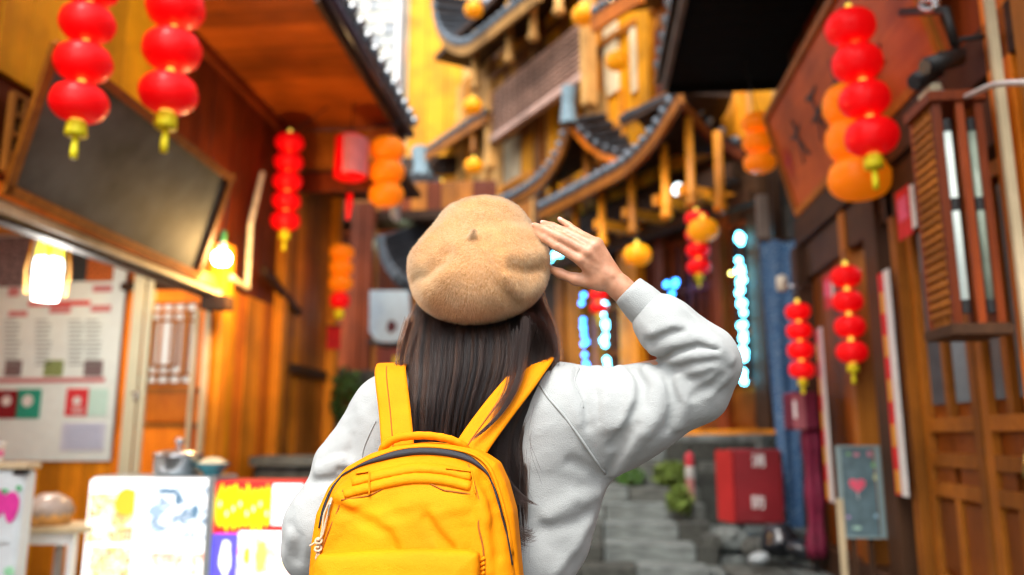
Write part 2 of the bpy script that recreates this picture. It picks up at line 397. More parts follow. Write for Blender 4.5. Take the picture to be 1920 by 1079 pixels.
def text(body, size, m, root, M, name='lettering', thick=.004):
    c = bpy.data.curves.new('t', 'FONT'); c.body = body; c.size = size; c.align_x = 'CENTER'; c.align_y = 'CENTER'; c.extrude = thick; c.resolution_u = 2
    o = bpy.data.objects.new('t', c); COL.objects.link(o); bpy.context.view_layer.update()
    me = bpy.data.meshes.new_from_object(o.evaluated_get(bpy.context.evaluated_depsgraph_get())); bpy.data.objects.remove(o); me.materials.clear(); me.materials.append(m)
    me.transform(M); return place(link(name, me), root)
def frame_m(p, xdir, ydir):
    x = Vector(xdir).normalized(); y = Vector(ydir).normalized(); z = x.cross(y).normalized(); y = z.cross(x)
    m = Matrix((x, y, z)).transposed().to_4x4(); m.translation = Vector(tuple(map(float, p))); return m

# ================================================================== ground, landing, stairs
g = MB().box((-60, -30, -.30), (60, 90, -.004)); part(g, 'ground', M_STONE2, kind='structure')
pav = link('street_paving', None, kind='structure'); y = 4.6
while y < 7.1:
    x = -3.3+random.uniform(-.3, 0)
    while x < 2.0:
        w = random.uniform(.5, .8); piece('paving_stone', (x, y, -.10), (min(x+w, 2.0)-.012, y+.388, random.uniform(.0, .012)), random.choice((M_STONE, M_STONE2, M_STONE3)), pav); x += w
    y += .40
stairs = link('stone_stairs', None, kind='structure')
for n in range(6):
    zt = .15*(n+1); yf = 7.15+.36*n; x = -1.9
    while x < 1.12:
        w = random.uniform(.45, .95); x1 = min(x+w, 1.15)
        piece('step_stone', (x, yf+random.uniform(-.03, .03), zt-.17), (x1-.012, yf+.40, zt+random.uniform(-.015, .012)), random.choice((M_STONE, M_STONE2, M_STONE2, M_STONE3)), stairs, rot=(random.uniform(-.02, .02), random.uniform(-.02, .02), random.uniform(-.03, .03))); x += w
part(MB().box((-2, 9.3, -.2), (2.5, 12.5, .875)), 'landing_fill', M_STONE2, stairs)
ter = link('stone_terrace', None, kind='structure')
for (a, b, c, d, z) in ((1.16, 6.9, 1.66, 7.6, .15), (1.67, 6.85, 2.35, 7.55, .16), (1.16, 7.62, 1.75, 8.4, .20), (1.76, 7.57, 2.6, 8.4, .19), (1.16, 8.42, 1.9, 9.4, .30), (1.91, 8.42, 2.7, 9.4, .32), (1.3, 6.3, 2.0, 6.84, .07)):
    piece('paving_stone', (a, b, -.1), (c-.01, d-.01, z), random.choice((M_STONE3, M_STONE)), ter)
def rock(name, c, r, m, root=None, seed=0, **kw):
    rg = random.Random(seed); import bmesh
    b = bmesh.new(); bmesh.ops.create_icosphere(b, subdivisions=2, radius=1)
    for v in b.verts: k = 1+rg.uniform(-.22, .22); v.co = Vector((v.co.x*r[0]*k, v.co.y*r[1]*k, v.co.z*r[2]*k))
    me = bpy.data.meshes.new(name); b.to_mesh(me); b.free(); me.materials.append(m); o = link(name, me, None, loc=c, **kw); return place(o, root)
for i, (px, py, Y, r, lab) in enumerate(((1362, 1003, 7.75, .17, 'pale grey boulder under the red metal cabinet'), (1330, 1010, 7.6, .11, 'small brown stone at the foot of the stair edge'), (1418, 1022, 7.45, .14, 'flat stone lying in front of the red cabinet'))):
    rock('boulder', at(px, py+8, Y), (r, r*.8, r*.7), (M_STONE3, M_STONE2, M_STONE)[i], seed=i, label=lab, cat='stone', group='stones by the red cabinet')
# rough stone cheek wall beside the stairs
cheek = thing('stone_wall', 'low rough stone wall edging the top of the stairs', 'wall', (1.2, 9.4, 0))
zz = .30
for r in range(4):
    x = .55
    while x < 2.6:
        w = random.uniform(.25, .5); piece('stone', (x, 9.42+random.uniform(0, .05), zz), (min(x+w, 2.65)-.015, 9.8, zz+.215), random.choice((M_STONE, M_STONE3, M_STONE2)), cheek); x += w
    zz += .23
# retaining wall far left
rw = thing('stone_wall', 'grey stone retaining wall behind the shoulder of the woman', 'wall', (-2.4, 9.9, 0)); zz = .2
while zz < 2.0:
    x = -3.3; h = random.uniform(.2, .3)
    while x < -.9:
        w = random.uniform(.25, .6); piece('stone', (x, 9.9+random.uniform(0, .06), zz), (min(x+w, -.9)-.015, 10.3, zz+h-.015), random.choice((M_STONE, M_STONE2, M_STONE3)), rw); x += w
    zz += h
M_LEAF = mat('leaf_green', (.06, .13, .025), .5, var=.5, scale=30); M_LEAF2 = mat('moss_green', (.10, .15, .02), .7, var=.4, scale=20)
def bush(name, label, c, size, n, m, leaf=.06, seed=1, group=None):
    rg = random.Random(seed); o = thing(name, label, 'plant', (c[0], c[1], c[2]), group=group); g = MB(); st = MB()
    for k in range(7):
        a = rg.uniform(0, 6.28); e = (c[0]+math.cos(a)*size[0]*.6, c[1]+math.sin(a)*size[1]*.6, c[2]+size[2]*rg.uniform(.5, .95)); st.tube([c, ((c[0]+e[0])/2, (c[1]+e[1])/2, c[2]+(e[2]-c[2])*.65), e], [.008, .006, .003], 5)
    for k in range(n):
        while True:
            q = [rg.uniform(-1, 1) for _ in range(3)]
            if sum(v*v for v in q) < 1: break
        p = np.array([c[0]+q[0]*size[0], c[1]+q[1]*size[1], c[2]+(q[2]*.5+.5)*size[2]]); a = np.array([rg.gauss(0, 1) for _ in range(3)]); a /= np.linalg.norm(a); b = np.cross(a, [rg.gauss(0, 1) for _ in range(3)]); b /= np.linalg.norm(b)+1e-9
        L = leaf*rg.uniform(.6, 1.3); nn = np.cross(a, b)*L*.12; g.add([p-a*L, p-b*L*.4+nn, p+a*L, p+b*L*.4+nn], [(0, 1, 2, 3)])
    part(st, 'stem', W_BROWN, o); part(g, 'foliage', m, o); return o
bush('fern', 'low fern growing on the stair wall beside the red topped post', at(1262, 912, 8.78), (.20, .12, .26), 320, M_LEAF2, .06, 4, 'plants on the stairs'); bush('fern', 'small green weed under the arm of the woman at the stair top', at(1182, 912, 8.80), (.16, .10, .20), 220, M_LEAF, .05, 5, 'plants on the stairs'); bush('fern', 'mossy clump at the stair edge below the red topped post', at(1275, 962, 8.15), (.13, .10, .26), 240, M_LEAF2, .05, 6, 'plants on the stairs')
bush('climbing_plant', 'dark green plant against the grey retaining wall', at(648, 800, 9.7), (.22, .12, .75), 420, M_LEAF, .05, 8)
# short red topped post
bp_ = thing('bollard', 'short pink and white post with a red cap on the stairs', 'post', at(1297, 978, 8.6)); c = bp_.location
part(MB().lathe([(.05, 0), (.045, .02), (.045, .42), (.04, .43)], 12, c), 'shaft', mat('post_pink', (.30, .12, .11), .7), bp_); part(MB().lathe([(.047, .43), (.05, .45), (.05, .53), (.04, .55)], 12, c), 'collar', mat('post_collar', (.34, .33, .31), .6), bp_); part(MB().lathe([(.045, .55), (.05, .58), (.045, .66), (.02, .69), (.0, .70)], 12, c), 'cap', mat('post_red', (.36, .02, .03), .5), bp_)
# ================================================================== timber shop house on the left
LH = thing('timber_house', 'brown timber shop house with wide boarded eave and orange lit walls', 'house', (-3.3, 5.5, 0)); LX = -3.30
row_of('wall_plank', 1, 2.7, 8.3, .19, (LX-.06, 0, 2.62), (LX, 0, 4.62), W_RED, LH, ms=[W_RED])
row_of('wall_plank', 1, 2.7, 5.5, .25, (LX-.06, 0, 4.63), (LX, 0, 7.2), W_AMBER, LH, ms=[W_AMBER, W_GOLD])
for y_ in (3.5, 4.1): part(MB().tube([(LX, y_, 4.70), (-2.0, y_, 4.64)], .018, 7), 'lantern_arm', M_IRON, LH)
for y0, y1, ms in ((2.7, 5.75, [W_GOLD]),): row_of('cladding_board', 1, y0, y1, .24, (LX-.001, 0, 3.28), (LX+.045, 0, 4.95), W_AMBER, LH, ms=ms)  # bright gold colour stands in for warm lamplight on this stretch of wall
row_of('soffit_board', 1, 5.5, 8.28, .21, (LX, 0, 4.63), (-1.98, 0, 4.66), W_REDX, LH)
piece('cornice', (LX, 5.5, 4.52), (LX+.07, 8.28, 4.62), W_RED, LH)
piece('end_beam', (LX-.05, 8.20, 4.18), (-2.02, 8.32, 4.60), W_BROWN, LH); piece('end_beam', (LX, 8.33, 3.95), (-2.25, 8.42, 4.16), W_RED, LH); piece('bracket_board', (-2.33, 8.10, 4.22), (-2.02, 8.19, 4.58), W_TAN, LH)
g = MB().quadbox((LX, 5.4, 5.3), (-1.90, 5.4, 4.70), (-1.90, 8.4, 4.70), (LX, 8.4, 5.3), (0, 0, .05)); LROOF = part(g, 'roof', M_TILE, LH)
tile_me = MB().tube([(0, 0, 0), (-.9, 0, .42)], .055, 8).mesh('roof_tile', M_TILE, True); end_me = MB().lathe([(.062, 0), (.062, .03), (.02, .045)], 12).mesh('tile_end', M_TILEEND)
for k in range(13):
    y_ = 5.46+k*.24; sub_of(link('roof_tile', tile_me, None, loc=(-1.88, y_, 4.74)), LROOF); sub_of(link('tile_end', end_me, None, loc=(-1.885, y_, 4.735), rot=(0, PI/2+.43, 0)), LROOF)
tube('gutter', [(-1.93, 5.4, 4.60), (-1.93, 8.38, 4.60)], .055, mat('gutter_plum', (.05, .035, .05), .3, spec=.6), None, 10).name = 'gutter'; place(bpy.data.objects['gutter'], LH)
piece('fascia', (-2.02, 5.42, 4.50), (-1.97, 8.36, 4.66), W_DARK, LH)
# post and side wall past the shop
row_of('wall_plank', 1, 6.85, 8.3, .2, (LX-.05, 0, 0), (LX, 0, 2.62), W_ORANGE, LH, ms=[W_ORANGE, W_AMBER, W_GOLD])  # gold boards mixed in to paint the bulb's glow into this wall
piece('corner_post', (LX-.02, 6.66, 0), (LX+.14, 6.84, 2.95), W_AMBER, LH); piece('corner_post', (LX-.02, 8.14, 0), (LX+.10, 8.29, 4.2), W_AMBER, LH)
# recess: back wall, ceiling
part(MB().box((-6.5, 6.95, 0), (LX-.07, 7.05, 3.12)), 'back_wall', W_ORANGE, LH)
row_of('wainscot_board', 0, -6.3, -3.95, .11, (0, 6.88, 0), (0, 6.945, 1.06), W_AMBER, LH, ms=[W_AMBER, W_GOLD], jit=.003)
row_of('ceiling_board', 1, 3.0, 6.9, .2, (-6.3, 0, 3.12), (LX-.25, 0, 3.15), W_AMBER, LH, jit=0)
for (x0, x1, m) in ((-4.06, -3.95, M_GREENPOST), (-3.93, -3.87, M_GREENPOST)): piece('frame_post', (x0, 6.76, 0), (x1, 6.87, 3.1), m, LH)
piece('frame_post', (LX+.02, 6.58, 0), (LX+.065, 6.63, 2.35), W_PALE, LH); piece('frame_post', (LX-.10, 6.62, 0), (LX-.06, 6.66, 2.35), W_PALE, LH)
row_of('wall_plank', 1, .9, 2.68, .25, (LX-.06, 0, 0), (LX, 0, 7.2), W_AMBER, LH, ms=[W_AMBER, W_BROWN]); part(MB().box((-6.5, 2.7, 0), (-6.4, 6.94, 3.12)), 'side_wall', W_ORANGE, LH); part(MB().box((-6.39, 2.7, 0), (LX-.07, 2.8, 3.1)), 'side_wall', W_ORANGE, LH); part(MB().box((-6.5, .9, 7.21), (LX-.01, 5.5, 7.3)), 'upper_roof', M_TILE, LH)
# long front beam of the shop
g = MB().quadbox(atx(-40, 352, -3.12), atx(415, 545, -3.12), atx(418, 556, -3.12), atx(-40, 378, -3.12), (-.16, 0, 0)); part(g, 'shop_beam', W_PALE, LH)
g = MB().quadbox(atx(-40, 322, -3.09), atx(400, 516, -3.09), atx(412, 543, -3.09), atx(-40, 350, -3.09), (-.12, 0, 0)); part(g, 'shop_beam', W_ORANGE, LH)
g = MB().quadbox(atx(-40, 378, -3.2), atx(418, 557, -3.2), atx(420, 566, -3.2), atx(-40, 398, -3.2), (-.1, 0, 0)); part(g, 'shop_beam', W_DARK, LH)
piece('bracket', atx(392, 560, -3.2)+V(-.05, -.05, -.10), atx(392, 560, -3.2)+V(.18, .1, .02), W_DARK, LH)
# lattice shutter at the upper left
lt = thing('lattice_shutter', 'narrow pale wooden lattice shutter at the edge of the shop front', 'shutter', at(10, 330, 4.5)); a = at(-22, 108, 4.5); b = at(20, 340, 4.5)
for x in np.linspace(a[0], b[0], 4): piece('slat', (x-.012, 4.49, b[2]), (x+.012, 4.53, a[2]), W_TAN, lt)
for z in np.linspace(b[2], a[2], 12): piece('slat', (a[0], 4.50, z-.010), (b[0], 4.52, z+.010), W_TAN, lt)
lb = thing('lattice_window', 'dark lattice window under the orange boards behind the blank signboard', 'window', (LX, 4.3, 2.7)); a = atx(18, 175, LX+.05); b = atx(90, 300, LX+.05)
part(MB().box((LX+.045, min(a[1], b[1]), b[2]-.2), (LX+.055, max(a[1], b[1])+.3, a[2])), 'pane', M_VOID, lb)
for t in np.linspace(0, 1, 5): y_ = a[1]+(b[1]-a[1])*t; piece('bar', (LX+.056, y_-.015, b[2]-.2), (LX+.09, y_+.015, a[2]), W_BROWN, lb)
for t in np.linspace(0, 1, 5): z = a[2]+(b[2]-.2-a[2])*t; piece('bar', (LX+.058, a[1], z-.015), (LX+.088, b[1], z+.015), W_BROWN, lb)
# conduit on the corner post
cd = [atx(492, 325, LX+.12), atx(470, 420, LX+.15), atx(463, 541, LX+.16), atx(434, 520, LX+.16)]
part(MB().tube(cd, .028, 8), 'conduit', mat('cream_conduit', (.75, .62, .40), .4), None, label='cream conduit pipe bent on the orange corner post', cat='pipe')
# blank signboard
sg = thing('signboard', 'large blank grey signboard in brown frame tilted over the shop front', 'sign', atx(200, 430, -3.08)); M_SLATE = mat('slate_board', (.10, .112, .115), .62, var=.5, scale=3.2, coat=.0, spec=.25)
A, B = atx(22, 346, -3.08), atx(367, 507, -3.08); Cc, D = atx(424, 338, -2.72), atx(105, 98, -2.72); nrm = np.cross(B-A, D-A); nrm /= np.linalg.norm(nrm); nrm *= np.sign(nrm[0])
part(MB().quadbox(A, B, Cc, D, -nrm*.04), 'panel', M_SLATE, sg)
for p, q in ((A, B), (B, Cc), (Cc, D), (D, A)):
    u = (q-p)/np.linalg.norm(q-p); v = np.cross(nrm, u)*.055; part(MB().quadbox(p-u*.05, q+u*.05, q+u*.05-v, p-u*.05-v, nrm*.03), 'frame_rail', W_BROWN, sg)
# ---- menu board on the back wall
YM = 6.85; mb_ = thing('menu_board', 'white menu board with food pictures on the back wall of the shop', 'menu', at(90, 865, YM)); a, b = at(-40, 440, YM), at(205, 865, YM)
mboard = part(MB().box((a[0], YM, b[2]), (b[0], YM+.03, a[2])), 'board', mat('menu_white', (.78, .87, .82), .5, var=.04), mb_)
def patch(name, x0, y0, x1, y1, m, root, Y=YM, lift=.006, t=.004):
    p, q = at(x0, y0, Y), at(x1, y1, Y); return piece(name, (p[0], Y-lift-t, q[2]), (q[0], Y-lift, p[2]), m, root)
MP = lambda n, c: mat('print_'+n, c, .5, var=.12, scale=25)
M_FOOD = mat('print_food_grey', (.20, .15, .15), .4, var=.9, scale=14); M_FOOD2 = mat('print_food_warm', (.45, .12, .03), .4, var=1.2, scale=16)
patch('food_picture', -30, 446, 55, 538, M_FOOD, mb_); patch('food_picture', 125, 450, 162, 528, MP('blackish', (.04, .05, .05)), mb_); patch('food_picture', 168, 462, 212, 528, M_FOOD2, mb_)
for x0, y0, x1, y1 in ((18, 584, 52, 594), (95, 575, 133, 588), (172, 573, 208, 585), (18, 540, 36, 556), (176, 536, 210, 548)): patch('title_strip', x0, y0, x1, y1, MP('pink', (.60, .22, .22)), mb_)
patch('red_strip', 55, 566, 170, 573, MP('red', (.70, .04, .03)), mb_)
for cx in (10, 68, 130, 162):
    for k in range(11): y_ = 600+k*8.2; patch('text_line', cx, y_, cx+22+((k*7) % 9), y_+3.4, MP('grey', (.42, .46, .44)), mb_)
for x0, x1, m in ((12, 40, M_FOOD), (85, 118, mat('print_salad', (.25, .32, .12), .4, var=.9, scale=20)), (160, 192, M_FOOD)): patch('food_picture', x0, 676, x1, 706, m, mb_)
patch('divider', -30, 710, 197, 717, MP('rose', (.58, .20, .20)), mb_)
for x0, y0, x1, y1, n, c in ((-12, 732, 33, 785, 'maroon', (.24, .012, .02)), (34, 730, 74, 785, 'teal', (.02, .33, .22)), (127, 729, 164, 780, 'scarlet', (.70, .04, .05)), (168, 730, 200, 780, 'mint', (.55, .80, .70)), (118, 793, 195, 846, 'lilac', (.62, .66, .76))):
    o = patch('poster', x0, y0, x1, y1, MP(n, c), mb_)
for x0, x1 in ((5, 23), (43, 64), (138, 154)):
    p = at((x0+x1)/2, 752, YM); r = (at(x1, 752, YM)[0]-at(x0, 752, YM)[0])/2; me = MB().lathe([(r, 0), (r, .003)], 20); me.v = [(v[0]+p[0], YM-.012-v[2], v[1]+p[2]) for v in me.v]; part(me, 'round_logo', MP('cream', (.75, .72, .68)), mb_)
for k in range(4): patch('text_line', 124, 799+k*11, 190, 804+k*11, MP('bluegrey', (.45, .52, .70)), mb_, lift=.012)
for k in range(3): patch('text_line', 136, 764+k*5, 157, 766+k*5, MP('cream', (.75, .72, .68)), mb_, lift=.012)
for o in list(mb_.children):
    if o is not mboard: sub_of(o, mboard)
# ---- shop door with fretwork
dr = thing('shop_door', 'orange wooden shop door with white fretwork window', 'door', at(305, 885, 6.9)); YD = 6.80
a, b = at(238, 545, YD), at(372, 1100, YD); piece('leaf', (a[0], YD+.02, .04), (b[0], YD+.07, a[2]), W_ORANGE, dr); wa, wb = at(262, 570, YD), at(360, 720, YD)
wpane = part(MB().box((wa[0], YD+.012, wb[2]), (wb[0], YD+.018, wa[2])), 'window_pane', mat('frosted_glass', (.75, .78, .76), .3, var=.05), dr)
for x in np.linspace(wa[0], wb[0], 6): piece('fret_bar', (x-.010, YD-.012, wb[2]), (x+.010, YD+.010, wa[2]), W_BROWN, dr)
for z in (wa[2], wb[2], wa[2]-.08, wa[2]-.16, wb[2]+.08): piece('fret_bar', (wa[0], YD-.014, z-.011), (wb[0], YD+.008, z+.011), W_BROWN, dr)
for (p0, p1, p2, p3) in ((246, 735, 362, 790), (246, 800, 362, 900)): p, q = at(p0, p1, YD), at(p2, p3, YD); piece('door_panel', (p[0]+.03, YD-.005, q[2]), (q[0]-.03, YD+.02, p[2]), W_ORANGE, dr); piece('door_rail', (p[0]-.02, YD-.02, p[2]-.01), (q[0]+.02, YD+.018, p[2]+.03), W_BROWN, dr)
for u0, u1, w0, w1 in ((.3, .7, .22, .78), (.12, .88, .12, .88)):
    X0, X1 = wa[0]+(wb[0]-wa[0])*u0, wa[0]+(wb[0]-wa[0])*u1; Z0, Z1 = wb[2]+(wa[2]-wb[2])*w0, wb[2]+(wa[2]-wb[2])*w1
    for z in (Z0, Z1): piece('fret_bar', (X0, YD-.020, z-.012), (X1, YD-.013, z+.012), W_BROWN, dr)
    for x in (X0, X1): piece('fret_bar', (x-.012, YD-.022, Z0), (x+.012, YD-.015, Z1), W_BROWN, dr)
h = at(263, 738, YD); part(MB().tube([h+V(-.05, -.05, 0), h+V(.02, -.06, 0)], .012, 8).tube([h+V(0, -.06, 0), h+V(0, -.07, -.07)], .014, 8), 'handle', M_STEEL, dr, True)
for o in list(dr.children):
    if o.name.startswith('fret_bar'): sub_of(o, wpane)
piece('door_head', (a[0]-.05, YD-.03, a[2]), (b[0]+.06, YD+.07, a[2]+.07), W_DARK, dr)
# ---- bulb on its cord
M_BULB = glow('bulb_glass', (1.0, .95, .86), 12.0)
bl = thing('light_bulb', 'lit white bulb hanging by the orange corner post', 'bulb', at(416, 495, 6.3)); c = at(416, 480, 6.3)
part(MB().lathe([(.02, -.085), (.055, -.075), (.075, -.04), (.075, .0), (.06, .025), (.035, .04)], 20, c), 'glass', M_BULB, bl, True); part(MB().lathe([(.032, .042), (.03, .10), (.018, .12)], 14, c), 'collar', M_WHITE, bl, True)
part(MB().lathe([(.022, .12), (.026, .15), (.026, .20), (.015, .22)], 12, c), 'socket', mat('green_socket', (.05, .25, .08), .4), bl, True); part(MB().tube([c+V(0, 0, .22), c+V(.01, .02, .5), at(430, 380, 6.4)+V(-.1, .1, .3)], .008, 6), 'cord', M_IRON, bl)
def lamp(name, p, energy, col, r=.05):
    l = bpy.data.lights.new(name, 'POINT'); l.energy = energy; l.color = col; l.shadow_soft_size = r; o = bpy.data.objects.new(name, l); COL.objects.link(o); o.location = tuple(map(float, p)); return o
lamp('bulb_light', c+V(.26, .10, -.16), 40, (1.0, .60, .22), .10)
# ---- lit cylinder lantern in front of the menu
hl = thing('hanging_lamp', 'glowing white and yellow lantern in front of the menu board', 'lamp', at(90, 570, 5.6)); c = at(90, 510, 5.6); hh = .22
part(MB().lathe([(.085, -hh), (.098, -.1), (.10, .05), (.092, .10)], 20, c), 'shade', glow('lamp_shade_white', (.95, 1.0, .95), 3.2), hl, True); part(MB().lathe([(.092, .101), (.09, .16), (.075, .235)], 20, c), 'shade_top', glow('lamp_shade_yellow', (.85, .75, .05), 1.3), hl, True)
for k in range(4): q = k*PI/2+.6; part(MB().tube([c+V(math.cos(q)*.13, math.sin(q)*.13, -.18), c+V(math.cos(q)*.15, math.sin(q)*.15, 0), c+V(math.cos(q)*.12, math.sin(q)*.12, .24)], .012, 6), 'rib', W_TAN, hl, True)
part(MB().tube([c+V(0, 0, .235), c+V(0, 0, .62)], .006, 6), 'cord', M_IRON, hl)
lamp('lantern_light', c+V(.10, -.10, -.34), 22, (1.0, .95, .86), .12)
# ---- counter things: light boxes, pot, bowl, table, freezer
def lightbox(name, label, x0, y0, x1, Y, dep, side):
    t = thing(name, label, 'light box', at((x0+x1)/2, 1200, Y)); a, b = at(x0, y0, Y), at(x1, y0, Y); part(MB().box((a[0], Y, .1), (b[0], Y+dep, a[2]), .012), 'case', side, t); t.location = ((a[0]+b[0])/2, Y, 0)
    for o in t.children: o.matrix_parent_inverse = Matrix.Translation(-t.location)
    return t, a[2]
M_LBW = glow('lightbox_white', (1.0, 1.0, .98), .50); M_ALU = mat('aluminium', (.42, .50, .52), .35, .6, var=.08)
YL = 4.9; t1, z1 = lightbox('food_light_box', 'bright white light box with food photographs under the steel pot', 176, 893, 402, YL, .35, M_ALU)
patch('lit_face', 172, 896, 388, 1130, M_LBW, t1, YL, .002, .008); piece('edge_post', at(391, 893, YL-.03)+V(0, 0, -1), at(404, 893, YL-.03)+V(0, .04, 0), M_ALU, t1)
G = lambda n, c, s=1.0: glow('lit_'+n, c, s*.46)
def blob(name, px, py, rx, ry, m, root, Y, lift, seed):
    rg = random.Random(seed); c = at(px, py, Y); k = (at(px+1, py, Y)[0]-c[0]); n = 14; poly = [(c[0]+math.cos(2*PI*i/n)*rx*k*rg.uniform(.8, 1.15), c[2]+math.sin(2*PI*i/n)*ry*k*rg.uniform(.8, 1.15)) for i in range(n)]
    return part(MB().prism(poly, Y-lift, Y-lift-.003), name, m, root)
WARM = [(.30, (.98, .97, .92)), (.42, (1, .80, .45)), (.50, (.95, .50, .08)), (.56, (.98, .93, .80)), (.66, (.62, .75, .30)), (.74, (.70, .16, .06)), (.86, (1, .9, .6))]
COOL = [(.30, (.98, 1, 1)), (.48, (.93, .97, 1)), (.56, (.45, .58, .70)), (.62, (.10, .18, .28)), (.68, (.80, .88, .93)), (.9, (1, 1, 1))]
PINKY = [(.30, (1, 1, .97)), (.5, (1, .86, .72)), (.6, (.90, .55, .40)), (.68, (.75, .20, .10)), (.8, (1, .95, .9))]
def lit_photo(x0, y0, x1, y1, stops, scale, seed, root, Y, lift, st=.42):
    p, q = at(x0, y0, Y), at(x1, y1, Y); part(MB().box((p[0], Y-lift-.003, q[2]), (q[0], Y-lift, p[2])), 'food_photo', collage('lit_photo%d' % seed, stops, scale, st, seed), root)
lit_photo(173, 925, 261, 1018, WARM, 9, 3, t1, YL, .012); lit_photo(173, 1024, 261, 1130, WARM, 10, 5, t1, YL, .012); lit_photo(267, 912, 386, 1010, COOL, 6.5, 7, t1, YL, .012); lit_photo(267, 1035, 386, 1130, PINKY, 8, 9, t1, YL, .012)
for i, (px, py, rx, ry, n, c, s) in enumerate([(243, 940, 24, 24, 'orange', (.95, .42, .03), 1.0), (190, 985, 20, 20, 'palegreen', (.85, .90, .65), 1.0), (318, 921, 20, 6, 'slate', (.12, .22, .32), .7), (338, 936, 7, 12, 'slate', (.12, .22, .32), .7), (294, 957, 15, 11, 'steelblue', (.30, .42, .58), .8), (368, 960, 8, 13, 'slate', (.12, .22, .32), .7)]): blob('food_photo', px, py, rx, ry, G(n, c, s), t1, YL, .017+.0006*i, i)
patch('photo_frame', 262, 900, 264, 1120, G('greyline', (.7, .75, .78), .9), t1, YL, .030, .002)
YR = 4.92; t2, z2 = lightbox('food_light_box', 'red framed light box with yellow characters and drink photographs', 407, 902, 568, YR, .30, mat('red_case', (.55, .03, .03), .4))
patch('lit_face', 406, 904, 566, 1130, G('red', (.95, .02, .015), .8), t2, YR, .002, .006);
for i in range(8): blob('yellow_mark', 415+12.6*i, 951, 7.2, 40, G('yellow', (1, .72, .0), 1.15), t2, YR, .011+.0006*i, 90+i); blob('white_mark', 415+12.6*i, 945+9*((i*5) % 3), 2, 5, G('cream', (1, .85, .55), 1.4), t2, YR, .018+.0006*i, 190+i)
patch('lit_panel', 514, 908, 566, 985, G('icewhite', (.90, 1.0, .98), 1.3), t2, YR, .010, .003); patch('lit_panel', 404, 1000, 446, 1130, G('blue', (.10, .08, .75), .9), t2, YR, .010, .003); patch('lit_panel', 448, 996, 566, 1130, G('icewhite', (.90, 1.0, .98), 1.3), t2, YR, .010, .003)
lit_photo(516, 912, 564, 982, [(.3, (.95, 1, 1)), (.5, (.6, .9, .8)), (.6, (.95, .4, .35)), (.75, (1, 1, 1)), (.9, (.4, .6, .9))], 9, 21, t2, YR, .015); lit_photo(450, 1000, 564, 1130, [(.3, (.98, .98, .98)), (.5, (1, .75, .2)), (.58, (.95, .95, .9)), (.66, (.85, .2, .15)), (.76, (1, 1, .95)), (.9, (.5, .55, .85))], 8, 23, t2, YR, .015)
for i, (px, py, rx, ry, n, c, s) in enumerate([(425, 1045, 10, 32, 'icewhite', (.9, 1., .98), 1.3), (468, 1040, 17, 30, 'cream', (1, .85, .55), 1.4), (492, 1042, 12, 32, 'lemon', (.95, .75, .1), 1.1), (466, 1042, 7, 16, 'orange', (.95, .42, .03), 1.)]): blob('food_photo', px, py, rx, ry, G(n, c, s), t2, YR, .020+.0006*i, 40+i)
lg = thing('stone_ledge', 'pale stone ledge behind the red framed light box', 'ledge', at(530, 900, 7.6)); a, b = at(470, 856, 7.6), at(592, 980, 7.6); piece('slab', (a[0], 7.55, a[2]-.09), (b[0], 8.1, a[2]), M_STONE3, lg); piece('base', (a[0]+.03, 7.6, 0), (b[0]-.03, 8.05, a[2]-.092), M_STONE, lg)
pt = thing('cooking_pot', 'dented steel cooking pot with a lid knob on the white light box', 'pot', at(330, 892, YL+.18)); c = V(at(332, 892, YL+.18)[0], YL+.18, z1+.001)
part(MB().lathe([(.13, 0), (.145, .02), (.15, .115), (.158, .125)], 28, c), 'bowl', M_STEEL, pt, True); part(MB().lathe([(.157, .126), (.15, .135), (.08, .155), (.02, .162)], 28, c), 'lid', M_STEEL, pt, True); part(MB().lathe([(.012, .162), (.012, .19), (.028, .20), (.028, .225), (.01, .235)], 14, c), 'knob', M_STEEL, pt, True)
bw = thing('bowl', 'teal bowl heaped with pale food on the light box corner', 'bowl', at(392, 892, YL+.12)); c = V(at(392, 892, YL+.1)[0], YL+.14, z1+.001)
part(MB().lathe([(.05, 0), (.055, .01), (.10, .06), (.112, .075)], 24, c), 'dish', mat('teal_glaze', (.06, .28, .33), .25), bw, True); part(MB().lathe([(.10, .066), (.09, .08), (.05, .105), (.0, .115)], 20, c), 'food', mat('pale_dough', (.72, .60, .38), .7), bw, True)
YT = 4.75; tb = thing('side_table', 'small white table with a pale wood top beside the light box', 'table', at(95, 1150, YT)); a, b = at(10, 990, YT), at(150, 990, YT); tb.location = ((a[0]+b[0])/2, YT+.2, 0)
piece('table_top', (a[0], YT, a[2]-.03), (b[0], YT+.45, a[2]), W_PALE, tb); piece('apron', (a[0]+.04, YT+.03, a[2]-.10), (b[0]-.06, YT+.05, a[2]-.032), M_WHITE, tb)
for x in (a[0]+.06, b[0]-.09):
    for y_ in (YT+.03, YT+.40): piece('leg', (x, y_, 0), (x+.04, y_+.04, a[2]-.032), M_WHITE, tb)
lf = thing('bread_tray', 'round bread in a tray under clear plastic on the white table', 'food', at(88, 985, YT+.2)); c = V(at(85, 985, YT+.18)[0], YT+.2, a[2]+.001)
part(MB().lathe([(.12, 0), (.13, .01), (.135, .06), (.128, .075)], 24, c), 'loaf', mat('bread_crust', (.60, .30, .08), .6, var=.3), lf, True); part(MB().lathe([(.137, .05), (.15, .09), (.12, .15), (.05, .19), (.0, .17)], 26, c, ribs=1, rib=.10), 'wrap', mat('plastic_film', (.50, .40, .34), .2, var=.25, scale=18), lf, True)
YF = 4.4; fr = thing('chest_freezer', 'white freezer with printed pink fruit at the edge of the street', 'freezer', at(10, 1200, YF)); a, b = at(-70, 880, YF), at(46, 880, YF); fr.location = ((a[0]+b[0])/2, YF, 0)
